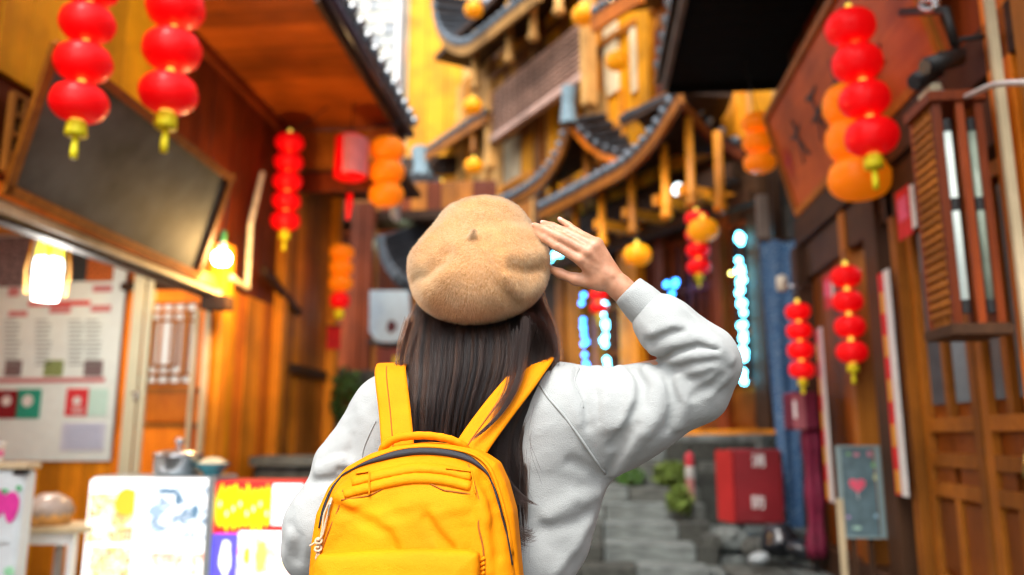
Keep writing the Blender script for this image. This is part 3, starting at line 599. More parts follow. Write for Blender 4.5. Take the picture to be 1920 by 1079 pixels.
part(MB().box((a[0], YF, .02), (b[0], YF+.12, a[2]), .02), 'cabinet', mat('freezer_white', (.70, .78, .80), .35, var=.05), fr); piece('lid', (a[0]-.01, YF-.015, a[2]+.003), (b[0]+.01, YF+.13, a[2]+.035), W_PALE, fr); piece('corner_cap', (b[0]-.06, YF-.012, a[2]-.03), (b[0]+.012, YF+.03, a[2]+.001), M_IRON, fr)
for i, (px, py, rx, ry, n, c) in enumerate([(-2, 945, 16, 24, 'pinkfruit', (.75, .05, .35)), (22, 948, 15, 26, 'pinkfruit', (.75, .05, .35)), (36, 916, 5, 5, 'greenleaf', (.05, .45, .15)), (10, 921, 7, 4, 'greenleaf', (.05, .45, .15)), (18, 1072, 10, 9, 'greenmark', (.35, .75, .45)), (5, 1015, 14, 3, 'greyline', (.6, .66, .66))]): blob('fruit_print', px, py, rx, ry, MP(n, c), fr, YF, .003+.0008*i, 60+i)
cp = thing('paper_cup', 'pink striped paper cup on the freezer lid', 'cup', at(5, 870, YF+.1)); c = V(at(5, 870, YF+.12)[0], YF+.06, a[2]+.0365)
part(MB().lathe([(.032, 0), (.035, .03)], 18, c), 'base', M_WHITE, cp, True); part(MB().lathe([(.0352, .031), (.039, .07)], 18, c), 'band', MP('candy', (.72, .18, .38)), cp, True); part(MB().lathe([(.0392, .071), (.041, .10), (.045, .105), (.045, .115)], 18, c), 'rim', M_WHITE, cp, True)
# ================================================================== houses further up the left side
L2 = thing('timber_house', 'plain brown plank house further up the left of the lane', 'house', (-3.25, 9.2, 0)); row_of('wall_plank', 1, 8.45, 9.75, .21, (-3.34, 0, 0), (-3.25, 0, 4.9), W_BROWN, L2, ms=[W_BROWN, W_AMBER, W_BROWN])
piece('corner_post', (-3.30, 9.72, 0), (-3.12, 9.86, 4.9), W_AMBER, L2); piece('rail', (-3.245, 8.5, 1.95), (-3.20, 9.7, 2.05), W_DARK, L2)
g = MB().quadbox(atx(500, 500, -3.18), atx(565, 580, -3.18), atx(565, 592, -3.18), atx(500, 516, -3.18), (-.06, 0, 0)); part(g, 'brace', W_DARK, L2)
part(MB().box((-3.3, 8.6, 4.3), (-2.1, 9.85, 4.36)), 'soffit', W_DARK, L2)
L3 = thing('timber_house', 'dark brown house with a window at the turn of the lane', 'house', (-3, 11.9, 0)); row_of('wall_plank', 0, -4.6, -1.35, .24, (0, 11.9, 1.9), (0, 12.0, 5.2), W_BROWN, L3, ms=[W_BROWN, W_RED])
for px in (668, 690): p = at(px, 500, 11.0); piece('post', (p[0]-.08, 10.95, 0), (p[0]+.08, 11.1, 4.6), W_RED, L3)
a, b = at(752, 418, 11.85), at(800, 480, 11.85); part(MB().box((a[0], 11.84, b[2]), (b[0], 11.89, a[2])), 'window', mat('green_glass', (.10, .20, .18), .2), L3)
for x in (a[0], b[0]): piece('window_frame', (x-.03, 11.80, b[2]-.03), (x+.03, 11.88, a[2]+.03), W_DARK, L3)
piece('eave_beam', (-4.6, 11.2, 4.4), (-1.4, 11.8, 4.55), W_DARK, L3)
tl = thing('tube_light', 'lit pale green fluorescent tube in front of the far window', 'lamp', at(770, 460, 11.6)); a, b = at(747, 453, 11.6), at(800, 462, 11.6); part(MB().tube([a, b], .045, 10), 'tube', glow('tube_green', (.75, 1.0, .70), 6), tl, True); part(MB().tube([a+V(0, .04, .06), b+V(0, .04, .06)], .03, 6), 'holder', M_WHITE, tl)
pl_ = thing('water_pipe', 'pale grey drain pipe on the far house corner', 'pipe', at(605, 880, 9.95)); a, b = at(604, 860, 9.95), at(612, 470, 9.95); part(MB().tube([a, b], .06, 10), 'pipe', mat('pale_pipe', (.45, .50, .52), .4), pl_, True)
for t in (.25, .7): c = a+(b-a)*t; part(MB().lathe([(.072, -.03), (.072, .03)], 12, c), 'clamp', M_STEEL, pl_)
ac = thing('hanging_sign', 'pale blue curved sign panel with dark emblem beside the head of the woman', 'sign', at(725, 640, 10.6)); pts = [(693, 545), (765, 545), (768, 600), (762, 632), (740, 642), (705, 640), (692, 622)]; Y = 10.6
poly = [(at(x, y, Y)[0], at(x, y, Y)[2]) for x, y in pts]; part(MB().prism(poly, Y, Y+.12), 'panel', mat('pale_blue_panel', (.55, .70, .78), .35, var=.08), ac)
blob('emblem', 734, 613, 10, 12, mat('maroon_print', (.10, .02, .03), .5), ac, Y, .004, 77); part(MB().tube([at(690, 640, Y), at(725, 650, Y), at(765, 643, Y)], .035, 8), 'rim', M_IRON, ac, True)
bn = thing('banner', 'small plain red banner hanging on the far drain pipe', 'banner', at(625, 655, 9.7)); a, b = at(614, 612, 9.7), at(638, 655, 9.7); part(MB().box((a[0], 9.69, b[2]), (b[0], 9.70, a[2])), 'cloth', mat('banner_red', (.62, .01, .015), .7), bn); part(MB().tube([(a[0]-.03, 9.695, a[2]), (b[0]+.03, 9.695, a[2])], .012, 6), 'rod', M_IRON, bn)
b2 = thing('notice_board', 'maroon notice with yellow characters low on the retaining wall', 'sign', at(740, 695, 9.75)); a, b = at(712, 655, 9.75), at(775, 705, 9.75); part(MB().box((a[0], 9.72, b[2]), (b[0], 9.75, a[2])), 'panel', mat('maroon_board', (.16, .015, .02), .5), b2)
patch('yellow_mark', 737, 668, 756, 700, MP('yellow', (.65, .50, .02)), b2, 9.72, .002)
# white tiled gable above the left eave
wg = thing('tiled_gable', 'gable hung with pale grey tiles above the dark left gutter', 'wall', at(690, 170, 9.6)); Yg = 9.6; a, b = at(588, -30, Yg), at(742, 200, Yg); part(MB().box((a[0], Yg+.02, b[2]), (b[0], Yg+.2, a[2])), 'backing', M_IRON, wg)
M_PT = [mat('pale_tile%d' % i, c, .5, var=.15) for i, c in enumerate(((.62, .62, .52), (.45, .48, .46), (.72, .70, .62), (.30, .33, .35)))]; z = b[2]; r = 0
while z < a[2]:
    x = a[0]+(.05 if r % 2 else 0)
    while x < b[0]-.05: place(link('tile', unit(random.choice(M_PT)), None, loc=(x+.05, Yg-.02, z+.09), scale=(.085, .03, .21), rot=(-.12, 0, 0)), wg); x += .10
    z += .17; r += 1
piece('corner_board', (b[0]-.02, Yg-.06, b[2]-1.5), (b[0]+.05, Yg+.2, a[2]), M_WHITE, wg)
# ================================================================== the storeyed timber house at the head of the stairs (its front runs away to the left)
CO = V(1.95, 10.0, 0); CD = V(-.56, .83, 0)/math.hypot(.56, .83); CN = V(-CD[1], CD[0], 0)        # along the front, outward
def cw(px, py, off=0.0):
    """line of sight onto the house front (or a plane standing off it): position along the front, height"""
    d = ray(px, py); t = (off-(CAM_LOC-CO)@CN)/(d@CN); p = CAM_LOC+d*t; return (p-CO)@CD, p[2]
def cp_(s, off, z): return CO+CD*s+CN*off+V(0, 0, z)
CH = thing('timber_house', 'storeyed golden timber house with upturned grey tiled eaves above the stairs', 'house', tuple(CO), math.atan2(CD[1], CD[0])); CH['frame'] = 'local'
def cpiece(name, px0, py0, px1, py1, off0, off1, m):
    """board on the front: corners by sight lines at the outer face, thickness off0..off1"""
    s0, z0 = cw(px0, py0, off1); s1, z1 = cw(px1, py1, off1); a = (min(s0, s1), off0, min(z0, z1)); b = (max(s0, s1), off1, max(z0, z1)); return piece(name, a, b, m, CH)
# upper wall: planks of mixed tone
sr, _ = cw(1400, 200); sl, _ = cw(795, 250); zlo = cw(1300, 250)[1]-.9
s = sr-.6; i = 0
while s < sl:
    w = random.uniform(.16, .30); z0 = 4.95; piece('wall_plank', (s+.004, -.08, z0), (s+w-.004, random.uniform(-.012, .012), 9.2+.0*s), random.choice((W_TAN, W_GOLD, W_AMBER, W_TAN, W_GOLD, W_BROWN)), CH); s += w
# posts and panels standing proud of it
for px, w, m in ((905, 15, W_TAN), (1006, 14, W_BROWN), (1104, 16, W_TAN), (1208, 20, W_GOLD), (1256, 18, W_AMBER), (1382, 14, W_AMBER)):
    s0 = cw(px, 200, .10)[0]; k = abs(cw(px-w/2, 200, .10)[0]-cw(px+w/2, 200, .10)[0]); piece('post', (s0-k/2, .0, 4.95), (s0+k/2, .10, 9.2), m, CH)
for pa, pb, y0, y1, m in ((1160, 1130, 58, 168, W_PALE), (1194, 1180, 55, 170, W_PALE), (1172, 1158, 172, 300, W_AMBER), (1140, 1112, 180, 262, W_TAN), (1250, 1226, 60, 232, W_RED), (975, 945, 268, 330, W_PALE), (1000, 978, 262, 350, W_GOLD), (940, 920, 275, 372, W_TAN)):
    sa, za = cw(pa, y1, .04); sb, zb_ = cw(pb, y0, .04); piece('wall_panel', (min(sa, sb), .014, min(za, zb_)), (max(sa, sb), .045, max(za, zb_)), m, CH)
for z in (6.05, 7.55, 8.6): piece('wall_rail', (cw(1395, 200)[0], .0, z), (cw(900, 200)[0], .07, z+.11), W_AMBER if z < 7 else W_BROWN, CH)
# balcony lattice
s0, z0 = cw(1094, 140, .55); s1, z1 = cw(922, 252, .55); ztop = cw(1094, 35, .55)[1]; zb = (z0+z1)/2
M_LAT = wood('wood_lattice', (.40, .22, .15), (.62, .38, .28), .6)
for t in np.linspace(s0, s1, 17): piece('lattice_slat', (t-.03, .50, zb), (t+.03, .54, ztop), M_LAT, CH)
for z in np.linspace(zb+.1, ztop-.05, 9): piece('lattice_slat', (s0, .545, z-.018), (s1, .565, z+.018), M_LAT, CH)
piece('lattice_rail', (s0-.05, .46, zb-.14), (s1+.1, .60, zb), wood('wood_rail', (.42, .25, .20), (.58, .38, .30), .6), CH); part(MB().box((s0, .30, zb), (s1, .49, ztop)), 'balcony_screen', W_DARK, CH)
for t in (s0-.1, s1+.08): piece('balcony_post', (t-.09, .42, zb-.6), (t+.09, .62, ztop+.3), W_TAN, CH)
# ---- upturned eaves
tile_n = [0]
def eave(edge, back, ntile, fas=.16, m_f=W_AMBER, endm=True, r=.062, lift=.05):
    """edge, back: world points along the eave and along the line where the roof meets the wall"""
    E = np.array(smooth_line(edge, 10)); Bk = np.array(smooth_line(back, 10)); tt = np.linspace(0, 1, len(E)); tb = np.linspace(0, 1, len(Bk)); L = np.r_[0, np.cumsum(np.linalg.norm(np.diff(E, axis=0), axis=1))]; L /= L[-1]
    ev = lambda t: np.array([np.interp(t, L, E[:, k]) for k in range(3)]); bv = lambda t: np.array([np.interp(np.interp(t, L, tt), tb, Bk[:, k]) for k in range(3)])
    T = np.linspace(0, 1, 25); vs = []; fs = []
    for t in T: a, b = ev(t), bv(t); vs += [a, b, b-V(0, 0, .045), a-V(0, 0, .045)]
    for i in range(24):
        for j in range(4): fs.append((i*4+j, i*4+(j+1) % 4, i*4+4+(j+1) % 4, i*4+4+j))
    fs += [(0, 1, 2, 3), (99, 98, 97, 96)]; deck = wpart(MB().add(vs, fs), 'roof', W_DARK)
    vs = []; fs = []
    for t in T:
        a, b = ev(t), bv(t); o = a-b; o[2] = 0; o /= np.linalg.norm(o)+1e-9; c = a-V(0, 0, .047); vs += [c+o*.02, c-o*.05, c-o*.07-V(0, 0, fas), c-V(0, 0, fas)]
    for i in range(24):
        for j in range(4): fs.append((i*4+j, i*4+(j+1) % 4, i*4+4+(j+1) % 4, i*4+4+j))
    fs += [(0, 1, 2, 3), (99, 98, 97, 96)]; wpart(MB().add(vs, fs), 'fascia', m_f, root=deck)
    for i in range(ntile):
        t = (i+.5)/ntile; a, b = ev(t)+V(0, 0, lift), bv(t)+V(0, 0, lift); wpart(MB().tube([a, a+(b-a)*.5, b], r*.85, 6), 'roof_tile', M_TILE, root=deck)
        if endm:
            d = a-b; d /= np.linalg.norm(d); wpart(MB().tube([a-d*.01, a+d*.03, a+d*.05], [r, r, r*.5], 10), 'tile_end', M_TILEEND, root=deck)
CHW = Matrix.Translation(Vector(CO)) @ Matrix.Rotation(math.atan2(CD[1], CD[0]), 4, 'Z'); CHI = CHW.inverted()
def wpart(mb, name, m, smooth=False, root=None):
    o = mb.build(name, m, None, smooth); o.parent = root or CH; o.matrix_parent_inverse = CHI if (root is None) else Matrix(); return o
def on(px, py, off): s, z = cw(px, py, off); return cp_(s, off, z)
inn = lambda p, d, up: np.asarray(p)-CN*d+V(0, 0, up)
# main lower roof with its near corner swept up
eA = [on(1010, 394, 1.15), on(1060, 368, 1.15), on(1120, 335, 1.15), on(1175, 302, 1.15), on(1222, 252, 1.18), on(1252, 205, 1.22), on(1275, 168, 1.28)]
bA = [inn(p, 1.15, .45) for p in eA[:5]]+[inn(eA[5], 1.0, .30), inn(eA[6], .8, .12)]
eave(eA, bA, 21, .115, W_BROWN)
tip = eA[-1]; rB = [tip+V(.0, .02, 0), on(1302, 205, .75), on(1338, 244, .35), on(1392, 280, .05)]; eave(rB, [p-CD*-1.2+V(0, 0, .35)*(i > 0) for i, p in enumerate(rB)], 7, .11, W_RED, True)
# second corner behind it, with a grey finial
eB = [on(925, 386, 1.0), on(975, 362, 1.0), on(1015, 332, 1.0), on(1045, 288, 1.02), on(1066, 226, 1.08)]; eave(eB, [inn(p, .9, .4) for p in eB[:4]]+[inn(eB[4], .7, .1)], 15, .11, W_BROWN)
rB2 = [eB[-1], on(1100, 262, .75), on(1135, 284, .45), on(1185, 296, .15)]; eave(rB2, [p-CN*.6+V(0, 0, .2) for p in rB2], 7, .11, W_ORANGE)
f0 = eB[-1]; wpart(MB().tube([f0+V(0, 0, -.05), f0+V(0, 0, .25), f0+V(.02, 0, .52)], [.13, .10, .12], 8), 'finial', mat('finial_blue', (.16, .24, .28), .5))
# third eave on the far left and its ridge end
eC = [on(798, 287, .7), on(840, 258, .7), on(880, 232, .7), on(912, 212, .7)]; eave(eC, [inn(p, .9, .5) for p in eC], 10, .13, W_BROWN, r=.075)
wpart(MB().tube([on(792, 345, .7), on(790, 310, .7), on(786, 282, .7)], [.30, .17, .2], 8), 'finial', mat('finial_blue', (.16, .24, .28), .5))
# top roof: crescent corner and long eave running up to the right
eD = [on(812, -10, 1.2), on(818, 40, 1.2), on(838, 74, 1.2), on(870, 84, 1.2), on(905, 62, 1.2), on(950, 26, 1.2), on(1010, -22, 1.2)]; eave(eD, [inn(p, 1.2, .15+.1*i) for i, p in enumerate(eD)], 22, .17, W_TAN, r=.085)
eE = [on(1108, 30, 1.3), on(1150, 2, 1.3), on(1200, -30, 1.3)]; eave(eE, [inn(p, 1.2, .5) for p in eE], 6, .2, W_ORANGE)
part(MB().box((cw(1100, 0, .3)[0], .12, cw(950, 90, .5)[1]+.5), (cw(880, 60, .3)[0], 1.1, cw(950, 90, .5)[1]+.62)), 'upper_soffit', W_DARK, CH)
# brackets: carved pendants under the eaves
def pendant(px, y0, y1, off, m=W_AMBER, k=1.0, ext=.35):
    a, b = on(px, y0, off), on(px, y1, off); L = a[2]-b[2]+ext; prof = [(.02, 0), (.075, .03), (.085, .09), (.05, .13), (.07, .17), (.055, .20), (.055, L)]; wpart(MB().lathe([(r*k, z) for r, z in prof], 10, b), 'pendant', m, True)
for px, y0, y1 in ((1080, 400, 480), (1130, 385, 465), (1187, 355, 443), (1250, 320, 414), (1297, 270, 392), (1352, 300, 400)): pendant(px, y0, y1, .9, W_AMBER)
for px, y0, y1 in ((955, 38, 120), (1000, 8, 78), (1048, -20, 30), (890, 92, 170)): pendant(px, y0, y1, .95, W_TAN, 1.25)
for px, y0, y1 in ((888, 245, 290), (1040, 320, 372), (1100, 300, 345)): pendant(px, y0, y1, .6, W_BROWN)
# ground floor: dark wall, posts, door leaves, beams
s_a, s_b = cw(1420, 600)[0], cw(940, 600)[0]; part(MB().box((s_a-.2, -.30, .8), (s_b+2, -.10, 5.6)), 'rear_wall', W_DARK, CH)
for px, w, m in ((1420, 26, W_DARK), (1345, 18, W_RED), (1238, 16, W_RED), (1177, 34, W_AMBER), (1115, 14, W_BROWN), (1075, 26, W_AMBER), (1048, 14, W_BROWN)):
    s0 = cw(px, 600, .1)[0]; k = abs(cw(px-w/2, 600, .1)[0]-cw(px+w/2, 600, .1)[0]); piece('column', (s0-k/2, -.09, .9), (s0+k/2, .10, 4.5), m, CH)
for k, (pa, pb) in enumerate(((1408, 1352), (1338, 1296), (1292, 1246), (1230, 1198), (1158, 1124))):
    sa, sb = cw(pa, 600, .02)[0], cw(pb, 600, .02)[0]; za, zb2 = 1.32, 3.9
    dl = piece('door_leaf', (sa, -.09, za), (sb, -.05, za+.55), W_BROWN, CH); sub_of(piece('door_panel', (sa+.06, -.049, za+.08), (sb-.06, -.02, za+.48), W_DOOR, CH), dl)
    for z in (za+.58, za+1.2, za+1.9, zb2): piece('door_rail', (sa, -.07, z-.035), (sb, -.02, z+.035), W_RED, CH)
    for s_ in np.linspace(sa, sb, 4): piece('door_stile', (s_-.02, -.075, za+.6), (s_+.02, -.025, zb2), W_RED, CH)
    part(MB().box((sa, -.098, za+.6), (sb, -.085, zb2)), 'glass', mat('night_glass', (.02, .022, .03), .08, spec=.8), CH)
for z, o, h in ((4.25, .5, .22), (4.0, .25, .16)): piece('bracket_beam', (s_a-.3, o-.08, z), (s_b+.5, o+.08, z+h), W_DARK, CH)
for px in (1100, 1160, 1215, 1275, 1325): s0 = cw(px, 420, .6)[0]; piece('bracket_arm', (s0-.05, 0, 4.1), (s0+.05, 1.0, 4.24), W_AMBER, CH)
part(MB().box((s_a-.3, -.3, .2), (s_b+2, .35, 1.28), .02), 'plinth', M_STONE3, CH); piece('sill', (s_a-.3, -.1, 1.285), (s_b+1, .12, 1.34), W_AMBER, CH)
# ---- golden board tower to its left
Yt = 17.2; TW = thing('timber_tower', 'tall flat wall of bright golden boards beyond the upturned eave', 'wall', at(830, 300, Yt)); z0, z1 = at(830, 300, Yt)[2], at(830, -60, Yt)[2]
for x0, x1, m in ((768, 802, W_GOLD), (803, 838, W_GOLD), (839, 868, W_GOLD), (869, 905, W_TAN)): a, b = at(x0, 0, Yt), at(x1, 0, Yt); piece('board', (a[0], Yt, z0-1.2), (b[0], Yt+.1, z1), m, TW)
piece('corner_strip', (at(764, 0, Yt)[0], Yt-.05, z0-1.2), (at(769, 0, Yt)[0], Yt+.1, z1), W_PALE, TW); piece('base_beam', (at(762, 0, Yt)[0], Yt-.12, z0-.35), (at(905, 0, Yt)[0], Yt+.1, z0+.05), W_DARK, TW)
SB = thing('rear_house', 'teal and brown house edge squeezed behind the golden tower', 'house', at(752, 260, 18.5)); a, b = at(736, -40, 18.5), at(772, 80, 18.5); piece('wall', (a[0], 18.5, b[2]), (b[0], 18.7, a[2]), M_STONE3, SB); a, b = at(736, 82, 18.5), at(772, 120, 18.5); piece('beam', (a[0], 18.4, b[2]), (b[0], 18.7, a[2]), W_ORANGE, SB); a, b = at(736, 122, 18.5), at(772, 200, 18.5); piece('opening', (a[0], 18.5, b[2]), (b[0], 18.7, a[2]), M_VOID, SB); a, b = at(736, 202, 18.5), at(780, 420, 18.5); piece('lower_wall', (a[0], 18.5, b[2]), (b[0], 18.7, a[2]), mat('teal_plaster', (.14, .27, .30), .7), SB)  # the opening is a solid slab, its shade put into the colour
# ---- small grey roofs at mid left
def small_roof(name, label, edge, back, n):
    t = thing(name, label, 'roof', tuple(edge[0])); 
    E = np.array(smooth_line(edge, 8)); B_ = np.array(smooth_line(back, 8)); vs = []; fs = []
    for a, b in zip(E, B_): vs += [a, b, b-V(0, 0, .08), a-V(0, 0, .12)]
    for i in range(len(E)-1):
        for j in range(4): fs.append((i*4+j, i*4+(j+1) % 4, i*4+4+(j+1) % 4, i*4+4+j))
    m = len(E)*4; fs += [(0, 1, 2, 3), (m-1, m-2, m-3, m-4)]; part(MB().add(vs, fs), 'deck', M_TILE, t)
    for i in np.linspace(0, len(E)-1, n): k = int(i); a, b = E[k]+V(0, 0, .04), B_[k]+V(0, 0, .04); part(MB().tube([a, b], .06, 6), 'roof_tile', M_TILE, t); d = (a-b)/np.linalg.norm(a-b); part(MB().tube([a, a+d*.05], .075, 9), 'tile_end', M_TILEEND, t)
e = [at(716, 455, 10.9), at(724, 490, 10.9), at(745, 520, 10.9), at(780, 540, 11.1)]; small_roof('upturned_roof', 'small grey roof curling upward beside the green tube light', e, [p+V(.45, .75, .38) for p in e], 9)
e = [at(742, 352, 12.5), at(775, 353, 12.5), at(800, 362, 12.6), at(818, 385, 12.8), at(850, 398, 13)]; small_roof('tiled_roof', 'grey tiled roof edge just above the beret', e, [p+V(.1, .5, .35) for p in e], 9)
# ---- LED icicle strings on the doors
M_LED = glow('led_blue', (.13, .70, 1.0), 8.0); M_LED2 = glow('led_deep', (.03, .25, .95), 5.0); led_me = {m.name: MB().lathe([(.0, -.04), (.026, -.028), (.036, 0), (.026, .028), (0, .04)], 8).mesh('led', m, True) for m in (M_LED, M_LED2)}
def led_string(label, px, y0, y1, n, m, off=.16, jx=3):
    t = thing('light_string', label, 'string lights', tuple(on(px, y0, off)), group='blue light strings on the house doors'); w = [on(px+(y-y0)*.03, y, off) for y in np.linspace(y0, y1, 8)]; part(MB().tube(w, .006, 5), 'wire', M_IRON, t)
    for i in range(n):
        gq = max(1, round((y1-y0)/44)); cc = i % gq; y = y0+(y1-y0)*(cc+.5)/gq+random.uniform(-16, 16); place(link('led', led_me[m.name], None, loc=on(px+(y-y0)*.03+random.uniform(-jx, jx)*1.6, y, off+.02)), t)
led_string('bright blue light string hanging beside the patterned cloth', 1386, 432, 728, 34, M_LED); led_string('bright blue light string just under the raised wrist', 1132, 545, 700, 18, M_LED); led_string('dimmer blue light string at the edge of the long hair', 1092, 545, 700, 18, mat('led_dim', (.1, .4, .6), .4, emit=(.08, .50, .85), estr=3.0)) if False else led_string('dimmer blue light string at the edge of the long hair', 1092, 545, 700, 12, M_LED2)
led_string('short blue light string in the gap between hand and beret', 1030, 460, 500, 9, M_LED, jx=14); led_string('short deep blue light string above the bent elbow', 1258, 520, 555, 6, M_LED2, jx=10)
yl = thing('indicator_lamp', 'tiny yellow lamp glowing beside the bright blue string', 'lamp', tuple(on(1371, 520, .1))); c = on(1371, 513, .1); part(MB().lathe([(0, -.025), (.028, 0), (0, .025)], 8, c), 'bulb', glow('yellow_led', (1, .85, .2), 6), yl, True); part(MB().tube([c, c-CN*.12], .012, 6), 'stem', M_IRON, yl)
sp = thing('spot_lamp', 'small pale lamp under the main upturned eave', 'lamp', tuple(on(1272, 357, .8))); c = on(1272, 357, .8); part(MB().lathe([(.0, -.07), (.06, -.05), (.085, 0), (.06, .06), (.02, .09)], 14, c), 'globe', glow('pale_globe', (.80, .95, 1.0), 1.3), sp, True); part(MB().tube([c+V(0, 0, .08), c+V(.15, .1, .1)], .02, 6), 'arm', M_IRON, sp)
# ================================================================== timber house on the right
RX = 2.02; RH = thing('timber_house', 'red brown timber house with black boarded eave on the right of the lane', 'house', (RX, 5, 0))
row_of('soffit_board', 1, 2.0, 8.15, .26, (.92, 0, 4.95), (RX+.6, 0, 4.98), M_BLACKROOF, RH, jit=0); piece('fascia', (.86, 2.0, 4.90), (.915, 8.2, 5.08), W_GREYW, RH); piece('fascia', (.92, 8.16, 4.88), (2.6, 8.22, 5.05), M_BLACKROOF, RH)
RROOF = part(MB().quadbox((.80, 1.9, 5.02), (3.2, 1.9, 6.1), (3.2, 8.3, 6.1), (.80, 8.3, 5.02), (0, 0, .06)), 'roof', M_TILE, RH)
for k in range(20): y_ = 2.1+k*.31; sub_of(part(MB().tube([(.78, y_, 5.10), (3.1, y_, 6.18)], .06, 6), 'roof_tile', M_TILE, RH), RROOF)
row_of('wall_plank', 1, 2.2, 7.55, .22, (RX+.02, 0, 3.0), (RX+.08, 0, 4.95), W_RED, RH, ms=[W_RED, W_DARK, W_RED])
row_of('wall_plank', 1, .8, 2.18, .22, (RX+.05, 0, 0), (RX+.09, 0, 4.95), W_DOOR, RH)
# far wall beyond the house: dark stone and shuttered windows
fw = thing('stone_house', 'dark stone house wall between the black eave and the storeyed house', 'house', (2.3, 8.9, 0)); zz = .3
while zz < 5.0:
    y_ = 7.6; h = random.uniform(.22, .32)
    while y_ < 10.6: w = random.uniform(.3, .6); piece('stone', (2.30+random.uniform(0, .03), y_, zz), (2.6, min(y_+w, 10.6)-.015, zz+h-.015), random.choice((M_STONE2, M_STONE2, M_STONE)), fw); y_ += w
    zz += h
piece('timber_post', (2.18, 9.2, .3), (2.29, 9.32, 4.9), W_DARK, fw); p = at(1432, 420, 8.7); piece('timber_strut', (p[0]-.06, 8.7, at(1436, 460, 8.7)[2]), (p[0]+.06, 8.78, at(1425, 365, 8.7)[2]), W_GREYW, fw)
def shutter(label, x0, y0, x1, y1):
    t = thing('window', label, 'window', tuple(atx((x0+x1)/2, y1, RX-.02)), group='framed windows under the black eave'); p, q = atx(x0, y0, RX-.03), atx(x1, y1, RX-.03); ya, yb = sorted((p[1], q[1])); za, zb = sorted((p[2], q[2]))
    part(MB().box((RX-.01, ya, za), (RX+.015, yb, zb)), 'pane', mat('night_glass', (.02, .022, .03), .08, spec=.8), t)
    for y_ in (ya, yb): piece('frame_rail', (RX-.06, y_-.035, za), (RX-.012, y_+.035, zb), W_BROWN, t)
    for z in (za, zb): piece('frame_rail', (RX-.058, ya, z-.035), (RX-.014, yb, z+.035), W_BROWN, t)
    return t
shutter('narrow dark window in brown frame nearest the stone house', 1482, 192, 1502, 338); shutter('wider brown framed window half hidden by the red lantern string', 1528, 152, 1600, 318); shutter('upper brown framed window above the red signboard', 1668, -20, 1702, 84)
# shop sign
sg = thing('signboard', 'long orange red wooden signboard with brush characters over the doors', 'sign', (1.98, 5.9, 3.3))
A, B, Cc, D = V(1.97, 7.35, 3.28), V(1.97, 4.25, 3.28), V(1.74, 4.25, 4.22), V(1.74, 7.35, 4.22); M_SIGN = wood('sign_red', (.44, .075, .014), (.62, .135, .025), .4, axis='Y', rnd=0)
part(MB().quadbox(A, B, Cc, D, (.05, 0, .012)), 'panel', M_SIGN, sg); sx = (B-A)/np.linalg.norm(B-A); sy = (D-A)/np.linalg.norm(D-A); sn = np.cross(sx, sy); sn *= -np.sign(sn[0])*1.0
for p, q in ((A, B), (D, Cc)): part(MB().quadbox(p-sy*.03, q-sy*.03, q+sy*.03, p+sy*.03, sn*.03), 'frame_rail', W_BROWN, sg)
for p, q in ((A, D), (B, Cc)): part(MB().quadbox(p-sx*.03, q-sx*.03, q+sx*.03, p+sx*.03, sn*.028), 'frame_rail', W_BROWN, sg)
M_INK = mat('sign_ink', (.035, .022, .022), .5); M_SEAL = mat('sign_seal', (.45, .02, .05), .5)
def brush(cx, cy, k, strokes, m):
    for pts in strokes:
        P_ = smooth_line([A+sx*(cx+x*k)+sy*(cy+y*k)+sn*.008 for x, y in pts], 5); n = len(P_); part(MB().tube(P_, [.035*k*1.6*(.55+.6*math.sin(PI*min(1, .15+i/n))) for i in range(n)], 6, flat=.15, flatdir=sn), 'brush_stroke', m, sg)
ST = [[[(0, .5), (.05, .1), (-.1, -.45)], [(-.35, .2), (0, .15), (.35, .25)], [(.1, 0), (.25, -.3), (.42, -.4)]], [[(-.3, .45), (0, .4), (.35, .45)], [(0, .4), (-.02, -.05), (-.25, -.45)], [(-.35, .0), (.1, .02), (.4, .08)], [(.12, -.1), (.2, -.45)]],
      [[(-.1, .5), (-.15, .1), (-.1, -.5)], [(.2, .45), (.22, 0), (.15, -.45)], [(-.35, .1), (.1, .1), (.4, .15)]], [[(-.35, .35), (.0, .4), (.35, .3)], [(0, .5), (0, 0), (0, -.5)], [(-.35, -.15), (0, -.1), (.35, -.2)], [(-.3, -.45), (.3, -.42)]]]
for i in range(4): brush(.62+i*.58, .48, .42, ST[i], M_INK)
brush(.22, .42, .28, ST[2], M_SEAL)
# lintel, posts, jambs
piece('lintel', (RX-.06, 2.3, 2.98), (RX+.06, 7.5, 3.24), W_DARK, RH); piece('door_head', (RX-.02, 2.3, 2.66), (RX+.10, 7.5, 2.97), W_DARK, RH)
for y_, w, m, x in ((7.44, .20, W_DARK, -.10), (6.22, .14, W_BROWN, -.04), (5.58, .24, W_DARK, -.06), (5.28, .10, W_BROWN, -.02), (3.72, .22, W_ORANGE, -.06), (3.42, .14, W_BROWN, -.10), (3.16, .22, W_ORANGE, -.06), (2.8, .2, W_RED, -.02)): piece('post', (RX+x, y_-w/2, .0), (RX+.10, y_+w/2, 2.97 if y_ > 3.8 else 4.95), m, RH)
piece('post_strip', (RX-.14, 3.60, 0), (RX-.10, 3.63, 4.9), W_PALE, RH)
part(MB().box((RX+.45, 4.0, 0), (RX+.6, 7.4, 2.7)), 'room_back', M_VOID, RH); piece('threshold', (RX-.08, 3.8, 0), (RX+.14, 7.5, .36), W_DARK, RH)
row_of('wall_plank', 1, 6.3, 7.34, .2, (RX+.03, 0, .36), (RX+.09, 0, 2.66), W_DOOR, RH); row_of('wall_plank', 1, 2.2, 3.6, .2, (RX+.05, 0, 0), (RX+.09, 0, 4.9), W_DOOR, RH)
